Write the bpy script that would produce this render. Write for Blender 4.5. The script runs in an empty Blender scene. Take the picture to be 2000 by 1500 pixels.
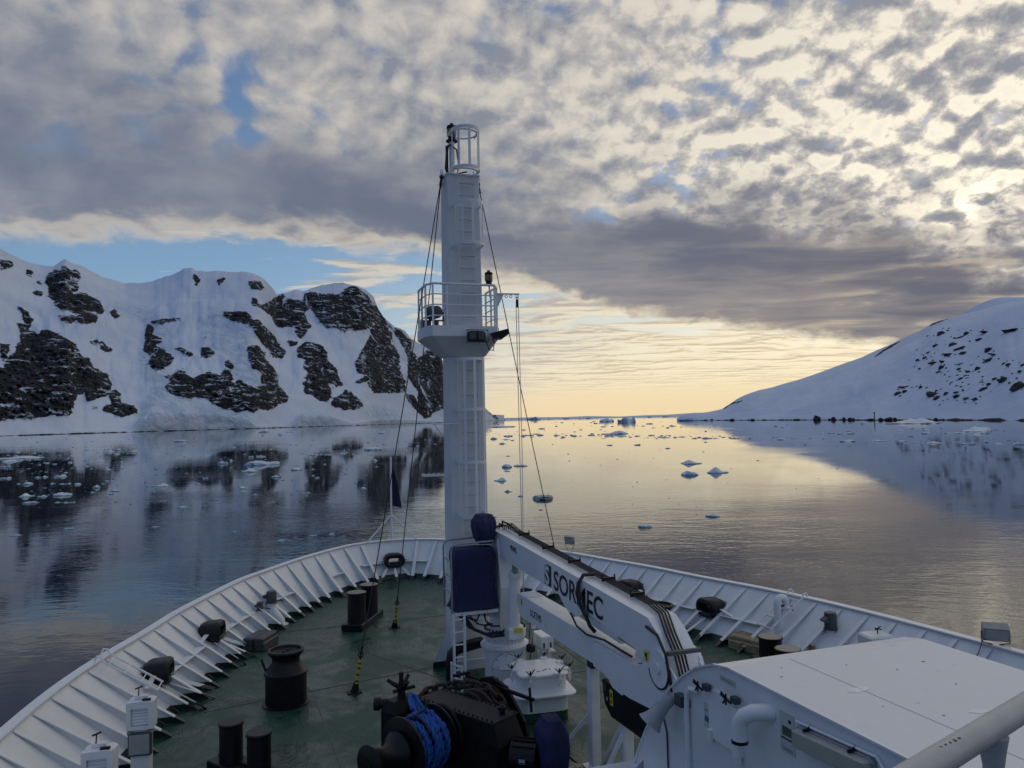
import bpy, bmesh, math, random
import numpy as np
from mathutils import Vector, Matrix, noise as mnoise

random.seed(7); np.random.seed(7)
R = math.radians
scene = bpy.context.scene
COL = scene.collection

# ------------------------------------------------------------------ camera
YAW, PITCH, ROLL = R(19.1), R(2.6), R(1.2)
CAM = np.array([-5.1, -18.4, 5.95])
WATER_Z = -9.0
_f = np.array([math.sin(YAW)*math.cos(PITCH), math.cos(YAW)*math.cos(PITCH), math.sin(PITCH)])
_r = np.array([math.cos(YAW), -math.sin(YAW), 0.0])
_u = np.cross(_r, _f)
CR = _r*math.cos(ROLL) - _u*math.sin(ROLL)
CU = _u*math.cos(ROLL) + _r*math.sin(ROLL)
cd = bpy.data.cameras.new('camera'); cam = bpy.data.objects.new('camera', cd); COL.objects.link(cam)
cd.sensor_width = 36.0; cd.lens = 27.0; cd.clip_start = 0.1; cd.clip_end = 200000
m = Matrix((( CR[0], CU[0], -_f[0], CAM[0]), (CR[1], CU[1], -_f[1], CAM[1]), (CR[2], CU[2], -_f[2], CAM[2]), (0,0,0,1)))
cam.matrix_world = m
scene.camera = cam

# survey helpers: the photograph's pixels (2000 x 1500) used to measure where far things stand
def ray(x, y):
    x = np.asarray(x, float); y = np.asarray(y, float)
    return _f + CR*((x-1000)/1500)[..., None] - CU*((y-750)/1500)[..., None]
def on_water(x, y):
    d = ray(np.array(x), np.array(y)); t = (WATER_Z-CAM[2])/d[2]
    return CAM + d*t
def project(p):
    d = p - CAM; z = d @ _f
    z = np.where(np.abs(z) < 1e-6, 1e-6, z)
    return 1000+1500*(d@CR)/z, 750-1500*(d@CU)/z

# ------------------------------------------------------------------ node helper
class NT:
    def __init__(s, tree): s.t = tree; s.n = tree.nodes; s.l = tree.links
    def new(s, typ, ins=None, **kw):
        nd = s.n.new(typ)
        for k, v in kw.items(): setattr(nd, k, v)
        if ins:
            for k, v in ins.items(): s.put(nd.inputs[k], v)
        return nd
    def put(s, sock, v):
        if isinstance(v, bpy.types.NodeSocket): s.l.new(v, sock)
        elif isinstance(v, bpy.types.Node): s.l.new(v.outputs[0], sock)
        else: sock.default_value = v
    def math(s, op, a, b=0.0, c=0.0, clamp=False):
        nd = s.new('ShaderNodeMath', operation=op, use_clamp=clamp)
        s.put(nd.inputs[0], a); s.put(nd.inputs[1], b); s.put(nd.inputs[2], c); return nd.outputs[0]
    def vmath(s, op, a, b=None):
        nd = s.new('ShaderNodeVectorMath', operation=op)
        s.put(nd.inputs[0], a)
        if b is not None: s.put(nd.inputs[1], b)
        return nd.outputs['Value'] if op in ('DOT_PRODUCT', 'LENGTH') else nd.outputs[0]
    def step(s, x, a, b, lo=0.0, hi=1.0):           # smoothstep
        nd = s.new('ShaderNodeMapRange', interpolation_type='SMOOTHSTEP')
        for i, v in enumerate((x, a, b, lo, hi)): s.put(nd.inputs[i], v)
        return nd.outputs[0]
    def mix(s, f, a, b):
        nd = s.new('ShaderNodeMix', data_type='RGBA')
        s.put(nd.inputs[0], f); s.put(nd.inputs[6], a); s.put(nd.inputs[7], b); return nd.outputs[2]
    def add(s, a, b, f=1.0):
        nd = s.new('ShaderNodeMix', data_type='RGBA', blend_type='ADD')
        s.put(nd.inputs[0], f); s.put(nd.inputs[6], a); s.put(nd.inputs[7], b); return nd.outputs[2]
    dims = '3D'
    def noise(s, vec, scale, detail=4.0, rough=0.55, dist=0.0):
        nd = s.new('ShaderNodeTexNoise', noise_dimensions=s.dims, ins= {'Vector': vec, 'Scale': scale, 'Detail': detail, 'Roughness': rough, 'Distortion': dist})
        return nd.outputs[0]
    def comb(s, x, y, z=0.0):
        return s.new('ShaderNodeCombineXYZ', {0: x, 1: y, 2: z}).outputs[0]
    def sep(s, v):
        return s.new('ShaderNodeSeparateXYZ', {0: v}).outputs
    def curve(s, x, pts):
        nd = s.new('ShaderNodeFloatCurve'); s.put(nd.inputs['Value'], x)
        c = nd.mapping.curves[0]
        while len(c.points) < len(pts): c.points.new(0.5, 0.5)
        for p, q in zip(c.points, pts): p.location = q; p.handle_type = 'AUTO'
        nd.mapping.update(); return nd.outputs[0]
def lin(r, g, b):
    f = lambda c: (c/255/12.92) if c/255 <= .04045 else ((c/255+.055)/1.055)**2.4
    return (f(r), f(g), f(b), 1.0)

# ------------------------------------------------------------------ world: evening sky with clouds
SUN_AZ, SUN_EL = R(19.1+31.5), R(12.5)      # azimuth clockwise from the ship's heading (+Y)
world = bpy.data.worlds.new('World'); scene.world = world; world.use_nodes = True
W = NT(world.node_tree); W.dims = '2D'
for n_ in list(W.n): W.n.remove(n_)
out = W.new('ShaderNodeOutputWorld')
sky = W.new('ShaderNodeTexSky', sky_type='NISHITA')
sky.sun_disc = False; sky.sun_elevation = SUN_EL; sky.sun_rotation = SUN_AZ
sky.air_density = 1.0; sky.dust_density = 0.6; sky.ozone_density = 1.6
SKY_STRENGTH = 0.085
clear = W.new('ShaderNodeVectorMath', {0: sky.outputs[0]}, operation='SCALE'); clear.inputs['Scale'].default_value = SKY_STRENGTH
tc = W.new('ShaderNodeTexCoord')
rot = W.new('ShaderNodeVectorRotate', {'Vector': tc.outputs['Generated'], 'Axis': (0, 0, 1), 'Angle': R(19.1)}, rotation_type='AXIS_ANGLE')
dx, dy, dz = W.sep(rot.outputs[0])
dzp = W.math('MAXIMUM', dz, 0.0)
zc = W.math('ADD', dzp, 0.05)
PX = W.math('DIVIDE', dx, zc); PY = W.math('DIVIDE', dy, zc)
P = W.comb(PX, PY, 0.0)
sdir = (math.sin(R(31.5))*math.cos(SUN_EL), math.cos(R(31.5))*math.cos(SUN_EL), math.sin(SUN_EL))
cosS = W.vmath('DOT_PRODUCT', rot.outputs[0], sdir)
s01 = W.math('MULTIPLY_ADD', cosS, 0.5, 0.5, clamp=True)
near_sun = W.math('POWER', s01, 30.0)                     # broad glow round the sun
tight_sun = W.math('POWER', s01, 420.0)
# edges of the grey stratus bank (distances on the cloud plane)
xn = W.math('MULTIPLY_ADD', PX, 0.1, 0.4, clamp=True)
yfar = W.math('MULTIPLY', W.curve(xn, [(0, .325), (.2, .335), (.27, .34), (.35, .375), (.4, .44), (.47, .53), (.66, .665), (.91, .79), (1, .82)]), 10.0)
ynear = W.math('MULTIPLY', W.curve(xn, [(0, .09), (.2, .150), (.27, .185), (.33, .235), (.35, .262), (.39, .287), (.44, .305), (.505, .315), (.565, .33), (.63, .386), (.69, .43), (1, .6)]), 10.0)
# noise fields
n_big = W.noise(P, 1.1, 3.0, 0.5)
zm = W.math('ADD', dzp, 0.18)
Pm = W.comb(W.math('DIVIDE', dx, zm), W.math('DIVIDE', dy, zm), 0.0)
n_mid = W.noise(W.vmath('ADD', Pm, (7.3, 2.1, 0)), 4.6, 5.0, 0.56, 0.2)
zq = W.math('ADD', dzp, 0.50)                             # puffs are as tall as wide: less foreshortened than the flat bank
Pq = W.comb(W.math('DIVIDE', dx, zq), W.math('DIVIDE', dy, zq), 0.0)
def puffs(v):
    v = W.vmath('ADD', v, W.vmath('MULTIPLY', W.new('ShaderNodeTexNoise', {'Vector': v, 'Scale': 8.0, 'Detail': 2.0}, noise_dimensions='2D').outputs['Color'], (.08, .08, 0)))
    vo = W.new('ShaderNodeTexVoronoi', {'Vector': v, 'Scale': 19.0, 'Smoothness': .6}, feature='SMOOTH_F1', voronoi_dimensions='2D')
    return W.math('ADD', W.math('MULTIPLY', W.math('SUBTRACT', .85, vo.outputs['Distance']), .42), W.math('MULTIPLY', W.noise(v, 11.0, 6.0, .56, .1), .75))
Pc = Pq
side = W.step(PX, -1.6, 2.2)                              # 0 cool side, 1 warm side
small = W.step(PX, -.4, .8, .0, .55)                      # smaller cells towards the sun
Pd = W.vmath('ADD', Pc, (0.008, 0.022, 0.0))
n_puff = W.math('ADD', puffs(Pc), W.math('MULTIPLY', small, W.math('SUBTRACT', W.noise(Pc, 30.0, 4.0, .55, .2), .5)))
n_puff_s = W.math('ADD', puffs(Pd), W.math('MULTIPLY', small, W.math('SUBTRACT', W.noise(Pd, 30.0, 4.0, .55, .2), .5)))
def cen(n, k): return W.math('MULTIPLY', W.math('SUBTRACT', n, 0.5), k)
warpN = W.math('ADD', W.math('ADD', cen(n_big, 1.1), cen(n_mid, 0.9)), cen(n_puff, 0.5))
far_d = W.math('ADD', W.math('SUBTRACT', yfar, PY), W.math('ADD', cen(n_mid, 0.9), cen(n_puff, 0.55)))
bank_far = W.step(far_d, -0.02, 0.40)
near_d = W.math('ADD', W.math('SUBTRACT', PY, ynear), warpN)
bank_near = W.step(near_d, -0.65, 0.50)
bank = W.math('MULTIPLY', bank_far, bank_near)
# colours that depend on the way towards the sun
side = W.step(PX, -1.6, 2.2)                              # 0 cool side, 1 warm side
altocu_lit = W.mix(side, lin(184, 181, 178), lin(220, 212, 197))
altocu_lit = W.add(altocu_lit, W.mix(near_sun, (0, 0, 0, 1), (.40, .35, .25, 1)))
altocu_shade = W.mix(side, lin(130, 137, 152), lin(148, 150, 158))
cover_n = W.math('ADD', W.math('MULTIPLY', n_puff, 0.55), W.math('MULTIPLY', n_big, 0.45))
gap_bias = W.step(PX, -0.9, 0.9, 0.028, -0.055)
cover = W.step(W.math('SUBTRACT', cover_n, gap_bias), 0.31, 0.48)
relief = W.math('MULTIPLY_ADD', W.math('SUBTRACT', n_puff, n_puff_s), 3.2, 0.56)
relief = W.math('ADD', relief, W.math('ADD', cen(n_mid, -1.0), cen(n_big, -0.6)))
n_fine = W.noise(W.vmath('ADD', Pc, (3.1, 1.7, 0)), 30.0, 5.0, 0.60, 0.3)
relief = W.math('ADD', relief, W.math('MULTIPLY', cen(n_fine, 1.0), W.step(PX, -1.2, 1.2, .45, 1.35)), clamp=False)
altocu_mid = W.mix(side, lin(160, 161, 166), lin(188, 184, 180))
relief = W.math('ADD', W.math('MULTIPLY', W.math('SUBTRACT', relief, .55), W.step(PX, -1.3, .8, .52, .60)), W.math('ADD', W.step(PX, -1.3, .8, .44, .58), cen(n_fine, .5)))
altocu_top = W.mix(side, lin(206, 201, 192), lin(248, 240, 222))
altocu = W.mix(W.step(relief, .80, 1.50), W.mix(W.step(relief, .38, .95), W.mix(W.step(relief, .02, .5), altocu_shade, altocu_mid), altocu_lit), altocu_top)
# the clear sky behind: blue left and high, pale and golden low towards the sun
blue = W.mix(W.step(dzp, 0.08, 0.5), lin(132, 174, 214), lin(88, 120, 172))
blue = W.mix(0.6, clear.outputs[0], blue)
horiz = W.step(dzp, 0.01, 0.23, 1.0, 0.0)
front = W.step(dx, -0.33, 0.12)
glow = W.math('MULTIPLY', horiz, W.math('MULTIPLY', front, W.step(cosS, 0.2, 0.85)))
gold = W.mix(W.step(dzp, 0.0, 0.11), lin(242, 218, 174), lin(255, 243, 210))
clear_sky = W.mix(glow, blue, gold)
sky_near = W.mix(cover, clear_sky, altocu)
# far side of the bank: low streaks of stratocumulus in front of the bright sky
Ps = W.vmath('MULTIPLY', P, (0.50, 1.0, 1.0))
n_st = W.noise(W.vmath('ADD', Ps, (3.0, 5.0, 0)), 2.6, 6.0, 0.62, 0.3)
n_st2 = W.noise(W.vmath('ADD', Ps, (3.02, 5.10, 0)), 2.6, 6.0, 0.62, 0.3)
st_cover = W.step(W.math('ADD', n_st, W.step(PX, -1.5, -0.1, -0.12, 0.07)), 0.46, 0.58)
st_cover = W.math('MULTIPLY', st_cover, W.step(dzp, 0.018, 0.06))
st_lit = W.mix(side, lin(206, 199, 188), lin(255, 240, 204))
st_dark = W.mix(side, lin(164, 162, 164), lin(202, 182, 156))
st_rel = W.step(W.math('MULTIPLY_ADD', W.math('SUBTRACT', n_st2, n_st), 5.0, 0.42), 0.0, 1.0)
streak = W.mix(st_rel, st_lit, st_dark)
sky_far = W.mix(W.math('MULTIPLY', st_cover, 0.85), clear_sky, streak)
is_far = W.step(W.math('SUBTRACT', PY, yfar), -0.5, 0.1)
base = W.mix(is_far, sky_near, sky_far)
# the bank itself: flat grey, a little lighter in waves, bright fringe at the far edge
bank_dark = W.mix(side, lin(107, 117, 138), lin(107, 108, 121))
bank_light = W.mix(side, lin(143, 148, 159), lin(150, 143, 141))
bank_n = W.math('ADD', W.math('MULTIPLY', W.noise(W.vmath('MULTIPLY', P, (0.6, 1.0, 1.0)), 2.1, 5.0, 0.55, 0.3), W.step(PX, -.6, .9, .25, .8)), W.math('MULTIPLY', W.noise(Pc, 5.0, 5.0, .52, .2), W.step(PX, -.6, .9, .75, .2)))
depth_in = W.step(W.math('SUBTRACT', PY, ynear), 0.1, 1.6)
bmix = W.step(W.math('ADD', W.math('MULTIPLY', bank_n, 0.9), W.math('MULTIPLY', depth_in, 0.22)), 0.36, 0.78)
bank_c = W.mix(bmix, bank_dark, bank_light)
thin = W.math("MULTIPLY", W.step(bank_n, 0.52, 0.68), W.step(PX, 1.0, 2.8))
bank_c = W.mix(W.math('MULTIPLY', thin, 0.55), bank_c, lin(214, 198, 170))
fringe = W.step(far_d, 0.05, 0.55, 1.0, 0.0)
bank_c = W.mix(W.math('MULTIPLY', fringe, W.step(PX, 0.1, 1.6, 0.85, 0.45)), bank_c, W.mix(side, lin(222, 210, 190), lin(244, 222, 180)))
full = W.mix(bank, base, bank_c)
# the sun's disc glowing through a thin spot
sunspot = W.math('MULTIPLY', W.math('POWER', s01, 5200.0), W.step(W.math('ADD', n_puff, cen(n_fine, .9)), 0.40, 0.66, 0.05, 1.3))
full = W.add(full, W.mix(sunspot, (0, 0, 0, 1), (.5, .44, .32, 1)))
# away from the sun, a blue dimming tint is added to set ambient light
dimc = W.mix(W.step(cosS, -0.05, 0.52), (.42, .58, .90, 1), (1, 1, 1, 1))
full = W.new('ShaderNodeMix', {0: 1.0, 6: full, 7: dimc}, data_type='RGBA', blend_type='MULTIPLY').outputs[2]
bg = W.new('ShaderNodeBackground', {'Color': full, 'Strength': 1.0})
W.l.new(bg.outputs[0], out.inputs['Surface'])

sl = bpy.data.lights.new('sun', 'SUN'); sl.energy = 0.02; sl.angle = R(30); sl.color = (1.0, .86, .66)
sun = bpy.data.objects.new('sun', sl); COL.objects.link(sun)
sv = Vector((math.sin(SUN_AZ)*math.cos(SUN_EL), math.cos(SUN_AZ)*math.cos(SUN_EL), math.sin(SUN_EL)))
sun.rotation_euler = sv.to_track_quat('Z', 'Y').to_euler()
scene.view_settings.view_transform = 'Standard'; scene.view_settings.look = 'None'
scene.view_settings.exposure = 0.0; scene.view_settings.gamma = 1.0
scene.cycles.use_denoising = True
scene.cycles.max_bounces = 8; scene.cycles.caustics_reflective = False; scene.cycles.caustics_refractive = False

# ------------------------------------------------------------------ materials
def material(name):
    mt = bpy.data.materials.new(name); mt.use_nodes = True
    t = NT(mt.node_tree); b = t.n['Principled BSDF']
    return mt, t, b
def simple(name, col, rough=0.5, metal=0.0, var=0.12, scale=6.0, bump=0.0, bscale=30.0, spec=0.5):
    mt, t, b = material(name)
    pos = t.new('ShaderNodeNewGeometry').outputs['Position']
    n = t.noise(pos, scale, 5.0, 0.6)
    c1 = tuple(c*(1-var) for c in col)+(1,); c2 = tuple(min(1, c*(1+var)) for c in col)+(1,)
    t.put(b.inputs['Base Color'], t.mix(t.step(n, .3, .7), c1, c2))
    t.put(b.inputs['Roughness'], t.step(n, .2, .8, rough*.85, min(1, rough*1.15)))
    b.inputs['Metallic'].default_value = metal
    b.inputs['Specular IOR Level'].default_value = spec
    if 'white' in name:                                    # rust runs, scuffs and salt grime of a working ship
        rn = t.noise(t.vmath('MULTIPLY', pos, (7, 7, .8)), 1.1, 5.0, .65); sp = t.noise(pos, 5.5, 6.0, .7)
        g = t.math('MULTIPLY', t.step(rn, .60, .78), .32)
        cc = t.mix(g, t.mix(t.step(n, .3, .7), c1, c2), (.50, .47, .42, 1))
        cc = t.mix(t.math('MULTIPLY', t.step(sp, .70, .76), .55), cc, (.33, .22, .14, 1))
        t.put(b.inputs['Base Color'], cc)
    if bump:
        bp = t.new('ShaderNodeBump', {'Height': t.noise(pos, bscale, 4.0), 'Strength': 0.5, 'Distance': bump})
        t.put(b.inputs['Normal'], bp)
    return mt
M = {}
M['mastpaint'] = simple('mast_white_paint', (.66, .68, .70), .45, var=.07, scale=1.5)
M['white'] = simple('white_paint', (.74, .76, .78), .42, var=.05, scale=3.0, bump=.002, bscale=4.0)
M['white2'] = simple('white_gloss_paint', (.78, .80, .82), .32, var=.03, scale=2.0)
M['black'] = simple('black_paint', (.006, .006, .008), .42, var=.3, scale=5, spec=.32)
M['dark'] = simple('dark_grease_steel', (.008, .008, .008), .55, var=.4, scale=5, bump=.002, spec=.3)
M['navy'] = simple('navy_canvas', (.010, .016, .075), .75, var=.25, scale=3, bump=.035, bscale=5)
M['grey'] = simple('grey_metal', (.28, .30, .32), .45, .3, var=.12)
M['dgrey'] = simple('dark_grey_plastic', (.06, .065, .07), .5, var=.15)
M['rail'] = simple('worn_grey_rail_paint', (.42, .43, .44), .38, var=.1, scale=8, bump=.0012, bscale=60)
M['yellow'] = simple('yellow_paint', (.62, .48, .03), .5, var=.15)
M['sticker'] = simple('yellow_sticker', (.70, .58, .05), .45, var=.05)
M['rust'] = simple('rusty_chain', (.034, .019, .014), .75, var=.4, scale=12, bump=.004, bscale=40)
M['rope'] = simple('blue_rope', (.012, .085, .34), .75, var=.35, scale=14, bump=.01, bscale=50)
M['cord'] = simple('tan_cord', (.26, .16, .09), .8)
M['wire'] = simple('steel_wire', (.03, .03, .032), .5, .3)
M['halyard'] = simple('pale_rope', (.5, .5, .48), .8)
M['hose'] = simple('black_rubber_hose', (.010, .010, .011), .6, var=.2)
M['lens'] = simple('lamp_glass', (.34, .36, .36), .18, var=.06)
M['wood'] = simple('worn_wood', (.30, .24, .15), .7, var=.35, scale=9, bump=.004)
M['tan'] = simple('tan_primer', (.34, .29, .23), .6, var=.12)
M['worntop'] = simple('worn_bollard_top', (.20, .185, .16), .5, var=.35, scale=12)
M['brass'] = simple('lantern_glass', (.20, .14, .06), .3, var=.2)
M['flag'] = simple('navy_flag_cloth', (.010, .014, .05), .85, var=.2)
M['rung'] = simple('rung_shadow_grey', (.50, .51, .52), .5)  # mast rungs are white; their shadow is put into this grey
M['plate'] = simple('grey_cover_plate', (.030, .030, .032), .55, var=.25, scale=6, spec=.25)
M['deckseam'] = simple('deck_weld', (.05, .075, .06), .5, var=.3)
M['house'] = simple('house_white_paint', (.72, .74, .77), .36, var=.035, scale=1.2, bump=.0015, bscale=7)
M['lampglass'] = simple('yellowed_lamp_glass', (.38, .39, .35), .22, var=.06)
M['red'] = simple('red_mark', (.45, .03, .02), .5)
M['horn'] = simple('horn_grey_paint', (.30, .33, .36), .4, var=.06)
M['navyhull'] = simple('hull_paint', (.02, .04, .12), .4, var=.1)

# ------------------------------------------------------------------ object helpers
def link(o): COL.objects.link(o); return o
def empty(name, loc, label=None, cat=None, group=None):
    o = link(bpy.data.objects.new(name, None)); o.location = loc; o.empty_display_size = .2
    if label: tag(o, label, cat, group)
    return o
def tag(o, label=None, cat=None, group=None, kind=None):
    if label: o['label'] = label
    if cat: o['category'] = cat
    if group: o['group'] = group
    if kind: o['kind'] = kind
    return o
def wloc(o):
    v = Vector((0, 0, 0))
    while o: v += o.location; o = o.parent
    return v
def mesh_obj(name, verts, faces, mat, parent=None, smooth=False):
    off = wloc(parent) if parent else Vector((0, 0, 0))
    me = bpy.data.meshes.new(name)
    vs = np.asarray(verts, float) - np.array(off)
    me.from_pydata(vs.tolist(), [], faces); me.update()
    if smooth: me.polygons.foreach_set('use_smooth', [True]*len(me.polygons))
    if mat: me.materials.append(mat)
    o = link(bpy.data.objects.new(name, me))
    if parent: o.parent = parent
    return o

# numpy noise
def _h(ix, iy, s):
    v = np.sin(ix*127.1+iy*311.7+s*74.7)*43758.5453; return v-np.floor(v)
def vnoise(x, y, s=0.0):
    ix = np.floor(x); iy = np.floor(y); fx = x-ix; fy = y-iy
    fx = fx*fx*(3-2*fx); fy = fy*fy*(3-2*fy)
    return (_h(ix, iy, s)*(1-fx)+_h(ix+1, iy, s)*fx)*(1-fy)+(_h(ix, iy+1, s)*(1-fx)+_h(ix+1, iy+1, s)*fx)*fy
def fbm(x, y, o=5, s=0.0, g=.5, ridged=False):
    a = 1.0; t = 0.0; tot = 0.0
    for i in range(o):
        v = vnoise(x*2**i+i*17.3, y*2**i-i*9.1, s+i)
        if ridged: v = 1-np.abs(2*v-1)
        t = t+a*v; tot += a; a *= g
    return t/tot
# ------------------------------------------------------------------ water
mt, t, b = material('sea_water')
pos = t.new('ShaderNodeNewGeometry').outputs['Position']
ps = t.new('ShaderNodeVectorRotate', {'Vector': pos, 'Axis': (0, 0, 1), 'Angle': R(19.1)}, rotation_type='AXIS_ANGLE').outputs[0]
ps = t.vmath('ADD', ps, t.vmath('MULTIPLY', t.new('ShaderNodeTexNoise', {'Vector': ps, 'Scale': .05, 'Detail': 2.0}).outputs['Color'], (9, 9, 0)))
w1 = t.noise(t.vmath('MULTIPLY', ps, (.55, 1.0, 1)), 1.9, 3.0, .5, .2)
w2 = t.noise(t.vmath('MULTIPLY', ps, (.45, 1.0, 1)), .62, 2.0, .45, .2)
w3 = t.noise(t.vmath('MULTIPLY', ps, (.5, 1.0, 1)), .07, 2.0, .4)
patch = t.step(t.noise(t.vmath('MULTIPLY', ps, (.5, 1.0, 1)), .018, 3.0, .5), .36, .66)
ship_d = t.vmath('LENGTH', t.vmath('MULTIPLY', pos, (1, .8, 0)))
stir = t.step(ship_d, 40.0, 170.0, .95, .17)             # the moving ship has stirred the water close by
h = t.math('MULTIPLY', w1, t.math('MULTIPLY_ADD', patch, .032, .007))
h = t.math('ADD', h, t.math('MULTIPLY', w2, t.math('MULTIPLY_ADD', patch, .055, .014)))
h = t.math('MULTIPLY', t.math('ADD', h, t.math('MULTIPLY', w3, .05)), stir)
bp = t.new('ShaderNodeBump', {'Height': h, 'Strength': 1.0, 'Distance': 1.0})
t.put(b.inputs['Normal'], bp)
b.inputs['Base Color'].default_value = (.007, .018, .036, 1)
b.inputs['Roughness'].default_value = .02
b.inputs['IOR'].default_value = 1.29
b.inputs['Specular IOR Level'].default_value = .5
M['water'] = mt
S_ = 60000.0
o = mesh_obj('water', [(-S_, -S_, WATER_Z), (S_, -S_, WATER_Z), (S_, S_, WATER_Z), (-S_, S_, WATER_Z)], [(0, 1, 2, 3)], M['water'])
tag(o, kind='structure')

# ------------------------------------------------------------------ mountains
def rock_snow(name, strata, slant=.5):
    mt, t, b = material(name)
    pos = t.new('ShaderNodeNewGeometry').outputs['Position']
    at = t.new('ShaderNodeAttribute', attribute_name='rock').outputs['Fac']
    px, py, pz = t.sep(pos)
    q = t.vmath('MULTIPLY', pos, (1, 1, strata))
    n1 = t.noise(q, .014, 6.0, .62, .4)
    n2 = t.noise(q, .05, 4.0, .6, .3)
    hc = t.math('ADD', t.vmath('DOT_PRODUCT', pos, tuple(float(q) for q in _r)), t.math('MULTIPLY', pz, slant))
    n3 = t.noise(t.vmath('ADD', t.vmath('MULTIPLY', pos, (1, 1, strata*2.0)), (90, 40, 7)), .016, 7.0, .68, .6)
    n4 = t.noise(t.comb(hc, t.math('MULTIPLY', pz, .22), t.math('MULTIPLY', px, .1)), .026, 6.0, .66, .5)
    n5 = t.noise(t.vmath('ADD', pos, (33, 71, 5)), .0035, 3.0, .5)
    n6 = t.noise(t.vmath('MULTIPLY', pos, (1, 1, 1.6)), .085, 4.0, .65, .3)
    edge = t.math('ADD', at, t.math('ADD', t.math('MULTIPLY', t.math('SUBTRACT', n1, .5), 1.25), t.math('MULTIPLY', t.math('SUBTRACT', n2, .5), 1.15)))
    base_f = t.step(edge, .43, .55)
    lim = t.math('MULTIPLY_ADD', n5, -.20, .655)
    ledge = t.step(t.math('ADD', n3, t.math('MULTIPLY', t.math('SUBTRACT', n6, .5), .22)), lim, t.math('ADD', lim, .05))
    lim2 = t.math('MULTIPLY_ADD', n5, .22, .495)
    gully = t.step(t.math('ADD', n4, t.math('MULTIPLY', t.math('SUBTRACT', n6, .5), .15)), lim2, t.math('ADD', lim2, .05))
    f = t.math('MULTIPLY', base_f, t.math('SUBTRACT', 1.0, t.math('MULTIPLY', t.math('MAXIMUM', ledge, gully), .88)))
    shore = t.step(t.math('ADD', pz, t.math('MULTIPLY', t.noise(pos, .03, 3.0), -9.0)), -12.9, -11.6, 1.0, 0.0)
    f = t.math('MAXIMUM', f, shore)
    rk = t.mix(t.step(n6, .35, .65), (.016, .019, .026, 1), (.040, .042, .050, 1))
    sn_n = t.noise(pos, .004, 6.0, .6, .5)
    sn = t.mix(t.step(sn_n, .35, .65), (.54, .63, .80, 1), (.64, .72, .85, 1))
    ice = t.new('ShaderNodeAttribute', attribute_name='ice').outputs['Fac']
    sn = t.mix(t.math('MULTIPLY', ice, t.step(t.noise(pos, .02, 5.0, .65, .6), .38, .62)), sn, (.42, .55, .73, 1))
    t.put(b.inputs['Base Color'], t.mix(f, sn, rk))
    t.put(b.inputs['Roughness'], .85)
    b.inputs['Specular IOR Level'].default_value = .15
    hh = t.math('ADD', t.math('MULTIPLY', t.noise(pos, .02, 6.0, .6, .5), t.math('MULTIPLY_ADD', ice, 24.0, 5.0)), t.math('MULTIPLY', t.math('MULTIPLY', n2, f), 22.0))
    bp = t.new('ShaderNodeBump', {'Height': hh, 'Strength': .8, 'Distance': 1.0})
    t.put(b.inputs['Normal'], bp)
    return mt
M['mtn'] = rock_snow('snow_and_rock', 2.2)
M['hillsnow'] = None

def raster(polys, x0, x1, y0, y1):
    xs = np.arange(x0, x1)+.5; ys = np.arange(y0, y1)+.5
    X, Y = np.meshgrid(xs, ys); msk = np.zeros(X.shape, bool)
    for p in polys:
        a = np.array(p, float); bx0, by0 = a.min(0); bx1, by1 = a.max(0)
        i0 = max(int(bx0)-x0-1, 0); i1 = min(int(bx1)-x0+2, X.shape[1]); j0 = max(int(by0)-y0-1, 0); j1 = min(int(by1)-y0+2, X.shape[0])
        if i1 <= i0 or j1 <= j0: continue
        xx = X[j0:j1, i0:i1]; yy = Y[j0:j1, i0:i1]; ins = np.zeros(xx.shape, bool)
        for (ax, ay), (cx, cy) in zip(p, p[1:]+p[:1]):
            if ay == cy: continue
            c = ((ay > yy) != (cy > yy)) & (xx < (cx-ax)*(yy-ay)/(cy-ay)+ax); ins ^= c
        msk[j0:j1, i0:i1] |= ins
    return msk.astype(float)
def blur(a, k):
    for ax in (0, 1):
        c = np.cumsum(np.pad(a, [(k+1, k) if i == ax else (0, 0) for i in (0, 1)], mode='edge'), axis=ax)
        a = (np.take(c, range(2*k+1, c.shape[ax]), ax)-np.take(c, range(0, c.shape[ax]-2*k-1), ax))/(2*k+1)
    return a
def sample(img, x, y):
    x = np.clip(x, 0, img.shape[1]-1.01); y = np.clip(y, 0, img.shape[0]-1.01)
    i = x.astype(int); j = y.astype(int); fx = x-i; fy = y-j
    return (img[j, i]*(1-fx)+img[j, i+1]*fx)*(1-fy)+(img[j+1, i]*(1-fx)+img[j+1, i+1]*fx)*fy

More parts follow.
